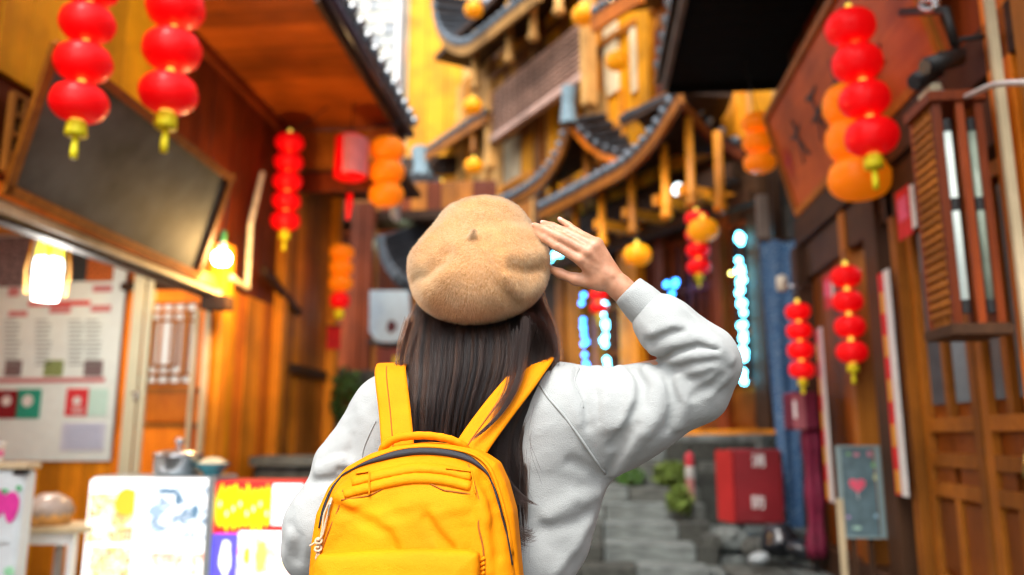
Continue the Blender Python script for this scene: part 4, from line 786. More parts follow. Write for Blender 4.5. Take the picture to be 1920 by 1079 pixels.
def door_leaf(label, y0, y1, handle):
    t = thing('door', label, 'door', (RX+.06, (y0+y1)/2, .36), group='brown panelled doors of the right house'); X = RX+.05; part(MB().box((X+.03, y0, .37), (X+.045, y1, 2.64)), 'backing', W_DOOR, t)
    for y_ in (y0+.04, y1-.04): piece('stile', (X-.02, y_-.04, .37), (X+.029, y_+.04, 2.64), W_BROWN, t)
    for z in (.42, .95, 1.12, 1.32, 2.58): piece('rail', (X-.018, y0+.08, z-.04), (X+.028, y1-.08, z+.04), W_BROWN, t)
    ym = (y0+y1)/2; piece('mullion', (X-.016, ym-.03, 1.36), (X+.027, ym+.03, 2.54), W_BROWN, t); piece('mullion', (X-.016, ym-.03, .46), (X+.027, ym+.03, .91), W_BROWN, t)
    for a, b in ((y0+.08, ym-.03), (ym+.03, y1-.08)): part(MB().box((X+.005, a+.035, 1.44), (X+.012, b-.035, 2.5)), 'pane', mat('slate_glass', (.10, .12, .14), .15, spec=.7), t); piece('door_panel', (X, a+.02, .99), (X+.025, b-.02, 1.08), W_DOOR, t); piece('door_panel', (X, a+.02, .5), (X+.025, b-.02, .88), W_DOOR, t)
    if handle: h = V(X-.03, y0+.06, 1.17); part(MB().tube([h, h+V(-.05, 0, 0), h+V(-.055, .02, -.10)], .014, 8).tube([h+V(-.02, -.05, .02), h+V(-.02, .06, .02)], .012, 6), 'handle', mat('brass', (.60, .42, .12), .3, .9), t, True)
door_leaf('brown panelled door with a brass handle behind the wooden wall lamp', 3.86, 4.44, True); door_leaf('brown panelled door leaf without handle next to the red couplet strip', 4.46, 5.20, False)
# couplets and paper squares
def couplet(label, xt, yt, xb, yb, w, X):
    t = thing('couplet_strip', label, 'banner', tuple(atx(xb, yb, X)), group='red paper strips beside the doors'); p, q = atx(xt, yt, X), atx(xb, yb, X); y_ = (p[1]+q[1])/2; part(MB().box((X-.006, y_, q[2]), (X, y_+w*.55, p[2])), 'red_paper', mat('couplet_red', (.68, .012, .012), .55), t); part(MB().box((X-.012, y_-w*.5, q[2]), (X-.004, y_-.004, p[2])), 'white_edge', M_WHITE, t)
    for k in range(5): z = q[2]+(p[2]-q[2])*(.06+k*.2); piece('gold_mark', (X-.009, y_+w*.12, z-.07), (X-.0065, y_+w*.42, z+.07), mat('couplet_gold', (.75, .40, .03), .4), t)
couplet('bright red paper strip with white edge beside the near door', 1660, 508, 1692, 930, .20, RX-.08); couplet('faded red paper strip with white edge behind the lantern strings', 1538, 615, 1556, 940, .20, RX-.12)
for lab, px, py, sz in (('red paper charm pasted on the lintel above the near couplet', 1692, 400, .22), ('small faded paper charm on the lintel behind the red lanterns', 1550, 548, .20)):
    c = atx(px, py, RX-.075); t = thing('paper_charm', lab, 'paper', tuple(c), group='paper charms on the lintel'); part(MB().box((RX-.068, c[1]-sz/2, c[2]-sz*.7), (RX-.064, c[1]+sz/2, c[2]+sz*.7)), 'red_paper', mat('couplet_red', (.68, .012, .012), .55), t); part(MB().box((RX-.072, c[1]-sz*.3, c[2]-sz*.2), (RX-.069, c[1]+sz*.3, c[2]+sz*.45)), 'print', MP('hotpink', (.85, .12, .25)), t); part(MB().box((RX-.071, c[1]-sz*.8, c[2]-sz*.6), (RX-.066, c[1]-sz*.52, c[2]+sz*.6)), 'white_edge', M_WHITE, t)
# wooden wall lamp with two tubes
wl = thing('wall_lamp', 'long carved wooden wall lamp with two pale tubes by the near door', 'lamp', tuple(atx(1800, 620, 1.72))); Xa, Xb = 1.64, 1.86; p, q = atx(1745, 195, Xa), atx(1765, 615, Xa); zt, zb = p[2], q[2]; ya = 3.70; yb = 3.98
piece('base_board', (Xa-.02, ya-.02, zb-.05), (Xb+.02, yb+.02, zb), W_DARK, wl); piece('top_board', (Xa-.02, ya-.02, zt), (Xb+.02, yb+.02, zt+.05), W_RED, wl); part(MB().box((Xb-.02, ya+.03, zb+.002), (Xb-.01, yb, zt-.002)), 'back_panel', W_DOOR, wl)
for x, y_ in ((Xa, ya), (Xb-.035, ya), (Xa, yb-.035), (Xb-.035, yb-.035)): piece('corner_post', (x, y_, zb), (x+.035, y_+.035, zt), W_RED, wl)
for y_ in np.linspace(ya+.06, yb-.06, 4): piece('lattice_slat', (Xa+.004, y_-.012, zb+.003), (Xa+.022, y_+.012, zt-.003), W_BROWN, wl)
for z in np.linspace(zb+.06, zt-.06, 22): piece('lattice_slat', (Xa-.004, ya+.035, z-.011), (Xa+.003, yb-.035, z+.011), W_BROWN, wl)
piece('front_stile', (Xa+.10, ya-.005, zb), (Xa+.135, ya+.02, zt), W_RED, wl)
for k, x in enumerate((Xa+.065, Xa+.175)):
    t_ = part(MB().tube([(x, ya+.03, zb+.10), (x, ya+.03, zt-.12)], .018, 10), 'tube', mat('tube_pale%d' % k, ((.50, .56, .52), (.28, .34, .27))[k], .3, emit=((.8, .95, .88), (.5, .6, .45))[k], estr=(.16, .02)[k]), wl, True)
    for z in (zb+.05, (zb+zt)/2, zt-.14): part(MB().lathe([(.022, 0), (.022, .06)], 10, (x, ya+.03, z)), 'tube_holder', M_IRON, wl)
jb = thing('junction_box', 'small cream box on top of the wooden wall lamp', 'box', tuple(atx(1745, 200, 1.75))); c = atx(1745, 185, 1.75); part(MB().box((c[0]-.03, c[1]-.08, c[2]-.05), (c[0]+.03, c[1]+.08, c[2]+.05), .01), 'case', M_GREENPOST, jb); part(MB().tube(smooth_line([c+V(.02, -.08, 0), atx(1800, 185, 1.78), atx(1862, 160, 1.8), atx(1935, 155, 1.8)], 5), .014, 7), 'cable', mat('grey_cable', (.45, .40, .38), .5), jb, True)
def camera_(label, px, py, yaw):
    c = atx(px, py, 1.72); t = thing('security_camera', label, 'camera', tuple(c), group='black security cameras under the sign'); d = V(math.sin(yaw)*-.9, -.3, -.35); d /= np.linalg.norm(d)
    part(MB().tube([c-d*.10, c+d*.10], .045, 10), 'housing', M_IRON, t, True); part(MB().tube([c+d*.10, c+d*.115], .036, 10), 'lens_ring', mat('dark_lens', (.03, .03, .035), .15), t); part(MB().tube([c-d*.05, c-d*.05+V(.05, 0, .10), c+V(.2, 0, .12)], .014, 6), 'arm', M_IRON, t)
camera_('black security camera pointing down the lane, lower of the pair', 1737, 142, .6); camera_('black security camera tucked against the post, upper of the pair', 1768, 116, 1.4)
bk = thing('bracket', 'black iron bracket arm holding a coil of cable at the top', 'bracket', tuple(atx(1760, 20, 1.75))); part(MB().tube([atx(1690, 24, 1.72), atx(1775, 20, 1.75), atx(1790, 85, 1.78)], .022, 8), 'arm', M_IRON, bk, True); part(MB().tube([atx(1742+14*math.cos(q), 8+10*math.sin(q), 1.72) for q in np.linspace(0, 6.3, 18)], .02, 6), 'coil', M_STEEL, bk, True)
# ---- chalk board, heart, stand
YC = 5.75; cb = thing('chalk_board', 'small slate chalk board with a pink heart by the far doorway', 'sign', at(1612, 1010, YC)); a, b = at(1576, 838, YC), at(1650, 1008, YC)
part(MB().box((a[0], YC, b[2]), (b[0], YC+.02, a[2])), 'slate', mat('chalk_slate', (.10, .16, .18), .6, var=.25), cb)
for x0, y0, x1, y1 in ((1574, 836, 1652, 840), (1576, 1005, 1652, 1010), (1574, 836, 1578, 1010), (1648, 836, 1652, 1010)): patch('frame_rail', x0, y0, x1, y1, mat('slate_frame', (.22, .30, .30), .6), cb, YC, .002, .012)
hc = at(1607, 910, YC); k = .055; hp = [(hc[0]+k*16*math.sin(t)**3/16, hc[2]+k*(13*math.cos(t)-5*math.cos(2*t)-2*math.cos(3*t)-math.cos(4*t))/16) for t in np.linspace(0, 2*PI, 24)[:-1]]; part(MB().prism(hp, YC-.006, YC-.003), 'heart', MP('coral', (.70, .10, .16)), cb)
for i, (px, py, rx, ry, n, c) in enumerate([(1605, 853, 6, 4, 'rosechalk', (.5, .2, .25)), (1630, 852, 5, 6, 'rosechalk', (.5, .2, .25)), (1590, 852, 5, 2, 'greenchalk', (.2, .4, .15)), (1637, 872, 4, 6, 'greenchalk', (.2, .4, .15)), (1640, 895, 4, 6, 'yellowchalk', (.5, .5, .25)), (1590, 970, 4, 4, 'lilacchalk', (.4, .3, .5)), (1606, 990, 9, 4, 'mintchalk', (.35, .55, .45)), (1642, 968, 4, 4, 'bluechalk', (.3, .5, .6)), (1608, 930, 1.5, 8, 'greychalk', (.4, .42, .42))]): blob('chalk_drawing', px, py, rx, ry, MP(n, c), cb, YC, .003+.0005*i, 120+i)
piece('stand_leg', at(1570, 935, YC)+V(-.015, -.03, -.9), at(1578, 935, YC)+V(.0, -.01, 0), W_PALE, cb)
for x in (a[0]+.05, b[0]-.05): piece('stand_leg', (x-.015, YC+.022, .08), (x+.015, YC+.05, a[2]), W_DARK, cb)
bx_ = thing('doorstep_plank', 'pale plank lying on the step below the chalk board', 'plank', at(1620, 1070, 5.9)); a, b = at(1588, 1062, 5.7), at(1662, 1074, 5.7); piece('plank', (a[0], 5.6, .10), (b[0], 5.9, .14), M_STONE3, bx_)
# ---- patterned blue cloth
Yb = 8.0; bc = thing('cloth_hanging', 'tall blue batik cloth with white dashes hanging by the stone house', 'cloth', at(1480, 990, Yb)); g = MB(); N1, N2 = 13, 24; vs = []; fs = []
for j in range(N2):
    t = j/(N2-1); y_ = 450+540*t; xl = 1424+48*t**1.15; xr = 1492+18*t
    for i in range(N1): u = i/(N1-1); vs.append(at(xl+(xr-xl)*u, y_, Yb+.05*math.sin(u*11+t*1.5)*(.3+.7*t)))
for j in range(N2-1):
    for i in range(N1-1): a = j*N1+i; fs.append((a, a+1, a+1+N1, a+N1))
n0 = len(vs); vs += [v+V(0, .012, 0) for v in vs]; fs += [tuple(n0+k for k in f[::-1]) for f in fs]
def batik():
    m, t, b = _nodes('batik_blue'); tc = t.nodes.new('ShaderNodeTexCoord'); mp = t.nodes.new('ShaderNodeMapping'); mp.inputs['Scale'].default_value = (1, 1, 1); mp.inputs['Rotation'].default_value = (0, .7, 0)
    w = t.nodes.new('ShaderNodeTexBrick'); w.inputs['Scale'].default_value = 9; w.inputs['Color1'].default_value = (.01, .07, .20, 1); w.inputs['Color2'].default_value = (.018, .11, .27, 1); w.inputs['Mortar'].default_value = (.22, .34, .48, 1); w.inputs['Mortar Size'].default_value = .03
    n = t.nodes.new('ShaderNodeTexNoise'); n.inputs['Scale'].default_value = 6; ad = t.nodes.new('ShaderNodeVectorMath'); ad.operation = 'MULTIPLY_ADD'; ad.inputs[1].default_value = (.2, .2, .2)
    sx_ = t.nodes.new('ShaderNodeSeparateXYZ'); cx_ = t.nodes.new('ShaderNodeCombineXYZ'); t.links.new(tc.outputs['Object'], n.inputs['Vector']); t.links.new(n.outputs['Color'], ad.inputs[0]); t.links.new(tc.outputs['Object'], mp.inputs['Vector']); t.links.new(mp.outputs[0], ad.inputs[2])
    t.links.new(ad.outputs[0], sx_.inputs[0]); t.links.new(sx_.outputs['X'], cx_.inputs['X']); t.links.new(sx_.outputs['Z'], cx_.inputs['Y']); t.links.new(cx_.outputs[0], w.inputs['Vector']); t.links.new(w.outputs['Color'], b.inputs['Base Color']); b.inputs['Roughness'].default_value = .85; return m
part(g.add(vs, fs), 'cloth', batik(), bc, True); part(MB().tube([at(1418, 450, Yb+.01), at(1498, 450, Yb+.01)], .02, 8), 'rod', W_DARK, bc, True)
# lamp on a bracket in front of the cloth
sl = thing('wall_lamp', 'small cream lamp head on a grey arm in front of the blue cloth', 'lamp', tuple(at(1468, 545, 7.3))); c = at(1466, 531, 7.3); part(MB().lathe([(.035, -.075), (.05, -.06), (.052, .05), (.03, .07)], 14, c), 'head', mat('cream_lamp', (.70, .68, .55), .4), sl, True); part(MB().tube([c+V(.04, 0, -.03), c+V(.22, .02, -.04), V(1.92, 7.35, c[2]-.05)], .022, 8), 'arm', M_STEEL, sl, True)
# red metal cabinet on its ledge
Yc = 7.7; rc = thing('metal_cabinet', 'red metal cabinet with two white characters in front of the stairs', 'cabinet', at(1410, 990, Yc)); a, b = at(1372, 843, Yc), at(1474, 984, Yc); M_CAB = mat('cabinet_red', (.17, .008, .012), .38, var=.2, scale=3, coat=.2)
part(MB().box((a[0], Yc, b[2]), (b[0], Yc+.35, a[2]), .02), 'body', M_CAB, rc); a2 = at(1341, 845, Yc+.12); part(MB().quadbox((a[0]-.004, Yc, b[2]+.01), (a2[0], Yc+.14, b[2]+.02), (a2[0], Yc+.14, a[2]-.01), (a[0]-.004, Yc, a[2]-.005), (.02, .05, 0)), 'door', mat('cabinet_red_light', (.34, .02, .02), .35, var=.15, scale=3), rc)
for ch, py in (('消', 866), ('防', 944)): text(ch, .13, M_WHITE, rc, frame_m(at(1422, py, Yc-.006), (1, 0, 0), (0, 0, 1)))
for z in (a[2]-.08, b[2]+.08): part(MB().tube([(b[0]-.01, Yc-.01, z-.04), (b[0]-.01, Yc-.01, z+.04)], .012, 6), 'hinge', M_IRON, rc)
for x in (a[0]+.04, b[0]-.08): piece('leg', (x, Yc+.05, .19), (x+.05, Yc+.1, b[2]-.002), M_IRON, rc)
# maroon draped stand
ms_ = thing('draped_stand', 'maroon draped box stand on poles under the red lantern string', 'stand', at(1510, 1040, 6.9)); Ym = 6.9; M_MAR = mat('maroon_cloth', (.16, .008, .035), .7, var=.3); a, b = at(1483, 735, Ym), at(1537, 806, Ym); part(MB().box((a[0], Ym, b[2]), (b[0], Ym+.3, a[2]), .015), 'box', M_MAR, ms_); patch('pink_front', 1484, 740, 1512, 805, mat('dusty_pink', (.34, .10, .12), .7, var=.4, scale=14), ms_, Ym, .003); patch('paper_note', 1486, 752, 1494, 785, M_WHITE, ms_, Ym, .009)
for x0, x1 in ((1512, 1526), (1526, 1546)):
    p, q = at(x0, 808, Ym+.1), at(x0+13, 1046, Ym+.1); vs = []; g = MB(); g.tube(smooth_line([p, p+(q-p)*.5+V(.01, 0, 0), q], 6), [.045+.012*math.sin(i*1.3) for i in range(13)], 8); part(g, 'drape', M_MAR, ms_, True)
piece('pole', (at(1522, 900, Ym+.2)[0]-.015, Ym+.2, 0.165), (at(1522, 900, Ym+.2)[0]+.015, Ym+.23, b[2]), M_IRON, ms_)
# sacks and litter on the terrace
def sack(name, label, px, py, Y, r, m, seed):
    rg = np.random.default_rng(seed); c = at(px, py, Y); ph = rg.uniform(0, 6, 6); f = lambda P: sd_ell(P, c, r)+.02*np.sin(14*P[:, 0]+ph[0]+4*np.sin(9*P[:, 2]+ph[1]))*np.sin(12*P[:, 2]+ph[2])
    o = solid(name, f, c-np.array(r)*1.4, c+np.array(r)*1.4, .022, m, label=label, cat='bag', group='bags left by the red cabinet'); return o
M_BAG = mat('bin_bag', (.012, .014, .018), .22, var=.3, spec=.6); sack('rubbish_bag', 'black shiny rubbish bag below the blue cloth', 1462, 1015, 7.35, (.16, .14, .15), M_BAG, 1); sack('rubbish_bag', 'flat black bag slumped by the maroon stand', 1500, 1030, 7.15, (.14, .12, .08), M_BAG, 2); sack('plastic_bag', 'crumpled white plastic bag in front of the boulder', 1425, 1050, 7.1, (.085, .07, .055), mat('white_plastic', (.24, .27, .28), .5), 3)
# ================================================================== paper lanterns
def lantern_mat(name, col, sat2):
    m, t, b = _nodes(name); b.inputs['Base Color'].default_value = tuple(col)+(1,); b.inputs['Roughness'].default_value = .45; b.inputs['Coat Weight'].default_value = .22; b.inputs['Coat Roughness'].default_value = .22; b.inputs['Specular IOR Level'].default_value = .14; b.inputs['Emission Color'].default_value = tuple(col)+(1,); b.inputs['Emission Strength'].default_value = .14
    b.inputs['Transmission Weight'].default_value = 0; b.inputs['Subsurface Weight'].default_value = .6; b.inputs['Subsurface Radius'].default_value = sat2; b.inputs['Subsurface Scale'].default_value = .15
    tc = t.nodes.new('ShaderNodeTexCoord'); w = t.nodes.new('ShaderNodeTexWave'); w.bands_direction = 'Z'; w.inputs['Scale'].default_value = 9; w.inputs['Distortion'].default_value = .6
    bp = t.nodes.new('ShaderNodeBump'); bp.inputs['Strength'].default_value = .45; bp.inputs['Distance'].default_value = .004; t.links.new(tc.outputs['Object'], w.inputs['Vector']); t.links.new(w.outputs['Fac'], bp.inputs['Height']); t.links.new(bp.outputs[0], b.inputs['Normal']); return m
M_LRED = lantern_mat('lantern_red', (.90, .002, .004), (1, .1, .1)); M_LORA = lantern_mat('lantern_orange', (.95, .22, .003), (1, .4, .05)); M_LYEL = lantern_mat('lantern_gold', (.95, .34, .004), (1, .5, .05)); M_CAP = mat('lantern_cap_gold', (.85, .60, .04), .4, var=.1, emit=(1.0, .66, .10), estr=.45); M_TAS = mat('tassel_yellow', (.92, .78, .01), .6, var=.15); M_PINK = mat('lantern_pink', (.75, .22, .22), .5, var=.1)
def body_prof(r, h): return [(r*max(.22, math.cos(a)**.62), h*math.sin(a)) for a in np.linspace(-1.42, 1.42, 15)]
_lm = {}
def lan_mesh(m, asp):
    k = (m.name, asp)
    if k not in _lm: _lm[k] = MB().lathe(body_prof(1, asp), 28, ribs=1, rib=.025).mesh('lantern', m, True)
    return _lm[k]
cap_me = MB().lathe([(.19, -.25), (.19, .1), (.17, .6), (.12, 1.0), (.10, 1.25)], 14).mesh('cap', M_CAP, True)
def lantern_string(label, px, py, Y, n, rpx, step, m, asp=.80, tassel=True, lean=0.0, cord=.35, group='red lantern strings', tl=1.0, caps=True, hook=None):
    """top lantern centred on the sight line at depth Y; the rest hang below it"""
    c0 = at(px, py, Y); k = proj(c0)[2]/FPX; r = rpx*k; st = step*.1/abs(proj(c0+V(0, 0, -.1))[1]-proj(c0)[1]); gap = max(.25*r, st-2*asp*r); t = thing('lantern_string', label, 'lantern', tuple(c0+V(0, 0, -st*(n-1)-r)), group=group)
    part(MB().tube([c0+V(0, 0, r*asp+cord) if hook is None else hook, c0+V(0, 0, r*asp)], .006, 5), 'cord', M_IRON, t)
    for i in range(n):
        c = c0+V(lean*st*i, 0, -st*i); rr = r*random.uniform(.97, 1.03); b = place(link('lantern_body', lan_mesh(m, asp), None, loc=c, scale=(rr, rr, rr), rot=(random.uniform(-.05, .05), random.uniform(-.05, .05), random.uniform(0, 1))), t)
        if caps: sub_of(link('cap', cap_me, None, loc=c+V(0, 0, r*asp*.96), scale=(r, r, gap if i else .3*r)), b)
    if tassel:
        e = c0+V(lean*st*(n-1), 0, -st*(n-1)-r*asp); part(MB().lathe([(.20*r, -.04*r), (.24*r, .02*r), (.22*r, .12*r)], 14, e), 'tassel_cap', M_CAP, t, True)
        ta = part(MB().lathe([(.36*r, -.62*r*tl), (.40*r, -.5*r*tl), (.36*r, -.1*r), (.15*r, .0)], 14, e, ribs=1, rib=.15), 'tassel', M_TAS, t, True); sub_of(part(MB().lathe([(.13*r, -1.45*r*tl), (.14*r, -1.2*r*tl), (.10*r, -.6*r*tl)], 8, e), 'tassel_tail', M_TAS, t, True), ta)
    return t
lantern_string('four red lanterns on the string nearest the left edge of the street', 172, -28, 3.5, 4, 50, 72, M_LRED, .67, hook=V(-2.12, 3.5, 4.62)); lantern_string('four red lanterns in front of the brown wall beside the signboard', 336, -62, 4.1, 4, 53, 77, M_LRED, .67, hook=V(-2.08, 4.1, 4.62))
lantern_string('shaded red lanterns hanging under the end of the boarded eave', 543, 268, 7.6, 5, 27, 36, M_LRED, .64, hook=V(-2.62, 7.6, 4.62)); lantern_string('three orange lanterns at the corner of the boarded eave', 727, 281, 7.7, 3, 33, 42, M_LORA, .66, False, group='orange lantern strings', caps=False, hook=V(-1.85, 7.7, 4.55))
t = lantern_string('three orange lanterns over a small red one by the far drain pipe', 641, 474, 9.0, 3, 23, 28.5, M_LORA, .63, False, group='orange lantern strings', caps=False, cord=.7); c = at(637, 564, 9.0); k = proj(c)[2]/FPX; place(link('lantern_body', lan_mesh(M_LRED, .8), None, loc=c, scale=(19*k,)*3), t); part(MB().lathe([(.05, -.12), (.06, -.04), (.03, .0)], 12, c-V(0, 0, 15*k)), 'tassel', M_TAS, t, True)
pk = thing('paper_lantern', 'pink and red cylinder lantern under the boarded eave corner', 'lantern', tuple(at(658, 340, 7.5))); c = at(658, 297, 7.5); k = proj(c)[2]/FPX; R_ = 31*k; H_ = 42*k; part(MB().lathe([(R_*.7, -H_), (R_, -H_*.88), (R_, H_*.88), (R_*.7, H_)], 24, c, ribs=1, rib=.02), 'shade', M_LRED, pk, True); part(MB().lathe([(R_*.72, H_*1.0), (R_*.5, H_*1.08)], 16, c), 'top_cap', M_PINK, pk)
g = MB(); n = 9
for i in range(n):
    q0 = -1.75+i*.24; q1 = q0+.22; g.quadbox(c+V(math.cos(q0)*R_*1.01, math.sin(q0)*R_*1.01, -H_*.85), c+V(math.cos(q1)*R_*1.01, math.sin(q1)*R_*1.01, -H_*.85), c+V(math.cos(q1)*R_*1.01, math.sin(q1)*R_*1.01, H_*.85), c+V(math.cos(q0)*R_*1.01, math.sin(q0)*R_*1.01, H_*.85), V(math.cos(q0+.1), math.sin(q0+.1), 0)*.004)
part(g, 'pink_panel', M_PINK, pk); part(MB().tube([c+V(0, 0, H_*1.05), c+V(0, 0, H_*1.05+.5)], .006, 5), 'cord', M_IRON, pk)
rt = thing('red_tassel', 'thin red tassel streamer hanging below the cylinder lantern', 'tassel', tuple(at(655, 410, 7.6))); part(MB().tube([at(656, 364, 7.6), at(655, 385, 7.6), at(652, 412, 7.6)], [.03, .035, .02], 8), 'streamer', M_LRED, rt, True); part(MB().tube([at(657, 345, 7.6), at(656, 364, 7.6)], .006, 5), 'cord', M_IRON, rt)
# right side
lantern_string('four large red lanterns on the string by the signboard', 1594, 52, 4.6, 4, 46, 67, M_LRED, .70, lean=.1, cord=.6); 
t = lantern_string('three orange lanterns half hidden behind the red string by the signboard', 1590, 198, 5.3, 2, 46, 66, M_LORA, .90, False, group='orange lantern strings', caps=False, cord=.9); c = at(1612, 335, 5.3); k = proj(c)[2]/FPX; place(link('lantern_body', lan_mesh(M_LORA, .68), None, loc=c, scale=(58*k,)*3), t)
lantern_string('three deep orange lanterns hanging below the black eave', 1420, 231, 7.6, 3, 30, 37, M_LORA, .62, False, group='orange lantern strings', caps=False, hook=V(1.62, 7.6, 4.95))
lantern_string('four red lanterns in front of the maroon stand', 1496, 585, 6.6, 4, 24, 36, M_LRED, .68, cord=.15, tl=.8); lantern_string('four red lanterns hanging in the far doorway above the chalk board', 1586, 519, 6.0, 4, 29, 46.5, M_LRED, .70, cord=.12, tl=.9)
# under the storeyed house
lantern_string('distant red lanterns in the doorway right of the bent elbow', 1306, 410, 9.2, 4, 22, 30, M_LRED, .58, cord=.3, tl=.8); lantern_string('distant red lanterns just below the wrist of the woman', 1122, 530, 9.8, 3, 17, 24, M_LRED, .60, cord=.3, tl=.9)
for i, (px, py, Y, r, lab) in enumerate(((1318, 432, 8.8, 29, 'single orange lantern overlapping the distant red string'), (1195, 479, 9.6, 26, 'single orange lantern hanging right of the raised hand'), (1095, 29, 10.6, 24, 'single orange lantern above the balcony lattice corner'), (1120, 47, 11.2, 15, 'half hidden orange lantern behind the one above the lattice'), (1157, 115, 10.5, 22, 'single orange lantern in front of the golden planks'), (888, 19, 13, 18, 'single orange lantern inside the curl of the top eave'), (886, 200, 13, 19, 'single orange lantern above the third tiled eave'), (888, 312, 13, 18, 'single orange lantern below the third tiled eave'), (828, 352, 13.2, 15, 'small orange lantern at the grey roof just above the beret'))):
    lantern_string(lab, px, py, Y, 1, r, 10, M_LYEL, .74, False, group='single orange lanterns on the storeyed house', caps=True, cord=.35)
# ================================================================== the woman with the beret and the yellow backpack
def skin_mat():
    m, t, b = _nodes('skin')
    tc = t.nodes.new('ShaderNodeTexCoord'); n = t.nodes.new('ShaderNodeTexNoise'); n.inputs['Scale'].default_value = 45; n.inputs['Detail'].default_value = 5
    t.links.new(tc.outputs['Object'], n.inputs['Vector'])
    r = t.nodes.new('ShaderNodeValToRGB'); r.color_ramp.elements[0].position = .3; r.color_ramp.elements[1].position = .72
    r.color_ramp.elements[0].color = (.42, .185, .10, 1); r.color_ramp.elements[1].color = (.56, .29, .175, 1)
    t.links.new(n.outputs['Fac'], r.inputs[0]); t.links.new(r.outputs[0], b.inputs['Base Color'])
    b.inputs['Roughness'].default_value = .48; b.inputs['Subsurface Weight'].default_value = .25
    b.inputs['Subsurface Radius'].default_value = (.012, .005, .003); b.inputs['Subsurface Scale'].default_value = .6
    n2 = t.nodes.new('ShaderNodeTexVoronoi'); n2.inputs['Scale'].default_value = 700
    t.links.new(tc.outputs['Object'], n2.inputs['Vector'])
    bp = t.nodes.new('ShaderNodeBump'); bp.inputs['Strength'].default_value = .12; bp.inputs['Distance'].default_value = .001
    t.links.new(n2.outputs['Distance'], bp.inputs['Height']); t.links.new(bp.outputs[0], b.inputs['Normal'])
    return m
def cloth_mat(name, col, weave=900.0, rough=.9, sheen=.3, var=.05, bump=.25):
    m, t, b = _nodes(name)
    tc = t.nodes.new('ShaderNodeTexCoord'); n = t.nodes.new('ShaderNodeTexNoise'); n.inputs['Scale'].default_value = 9; n.inputs['Detail'].default_value = 8
    t.links.new(tc.outputs['Object'], n.inputs['Vector'])
    r = t.nodes.new('ShaderNodeValToRGB'); r.color_ramp.elements[0].position = .3; r.color_ramp.elements[1].position = .7
    r.color_ramp.elements[0].color = tuple(c*(1-var) for c in col)+(1,); r.color_ramp.elements[1].color = tuple(min(1, c*(1+var)) for c in col)+(1,)
    t.links.new(n.outputs['Fac'], r.inputs[0]); t.links.new(r.outputs[0], b.inputs['Base Color'])
    b.inputs['Roughness'].default_value = rough; b.inputs['Sheen Weight'].default_value = sheen; b.inputs['Specular IOR Level'].default_value = .12
    n2 = t.nodes.new('ShaderNodeTexNoise'); n2.inputs['Scale'].default_value = weave; n2.inputs['Detail'].default_value = 2
    n3 = t.nodes.new('ShaderNodeTexNoise'); n3.inputs['Scale'].default_value = 38; n3.inputs['Detail'].default_value = 5
    mx = t.nodes.new('ShaderNodeMath'); mx.operation = 'MULTIPLY_ADD'; mx.inputs[1].default_value = 2.5
    t.links.new(tc.outputs['Object'], n2.inputs['Vector']); t.links.new(tc.outputs['Object'], n3.inputs['Vector'])
    t.links.new(n3.outputs['Fac'], mx.inputs[0]); t.links.new(n2.outputs['Fac'], mx.inputs[2])
    bp = t.nodes.new('ShaderNodeBump'); bp.inputs['Strength'].default_value = bump; bp.inputs['Distance'].default_value = .0018
    t.links.new(mx.outputs[0], bp.inputs['Height']); t.links.new(bp.outputs[0], b.inputs['Normal'])
    return m
def hair_mat(name, base, rough=.3, spread=.25, random_rough=.2, ior=1.45):
    m = bpy.data.materials.new(name); m.use_nodes = True; t = m.node_tree; t.nodes.clear(); MATS[name] = m
    o = t.nodes.new('ShaderNodeOutputMaterial'); h = t.nodes.new('ShaderNodeBsdfHairPrincipled'); h.parametrization = 'COLOR'
    hi = t.nodes.new('ShaderNodeHairInfo'); r = t.nodes.new('ShaderNodeValToRGB')
    r.color_ramp.elements[0].color = tuple(c*(1-spread) for c in base)+(1,); r.color_ramp.elements[1].color = tuple(min(1, c*(1+spread)) for c in base)+(1,)
    t.links.new(hi.outputs['Random'], r.inputs[0]); t.links.new(r.outputs[0], h.inputs['Color'])
    h.inputs['Roughness'].default_value = rough; h.inputs['IOR'].default_value = ior; h.inputs['Random Roughness'].default_value = random_rough
    t.links.new(h.outputs[0], o.inputs['Surface']); return m
SKIN = skin_mat()
M_SWEAT = cloth_mat('sweatshirt_cotton', (.335, .352, .348), 420, .95, .15, .05, .55)
M_YEL = cloth_mat('yellow_canvas', (.72, .228, .001), 520, .70, .0, .10, .50)
M_BLACK = mat('zipper_black', (.012, .014, .02), .5, bump=.3, bscale=900)
M_DENIM = cloth_mat('dark_trousers', (.03, .035, .05), 1200, .9, .1)

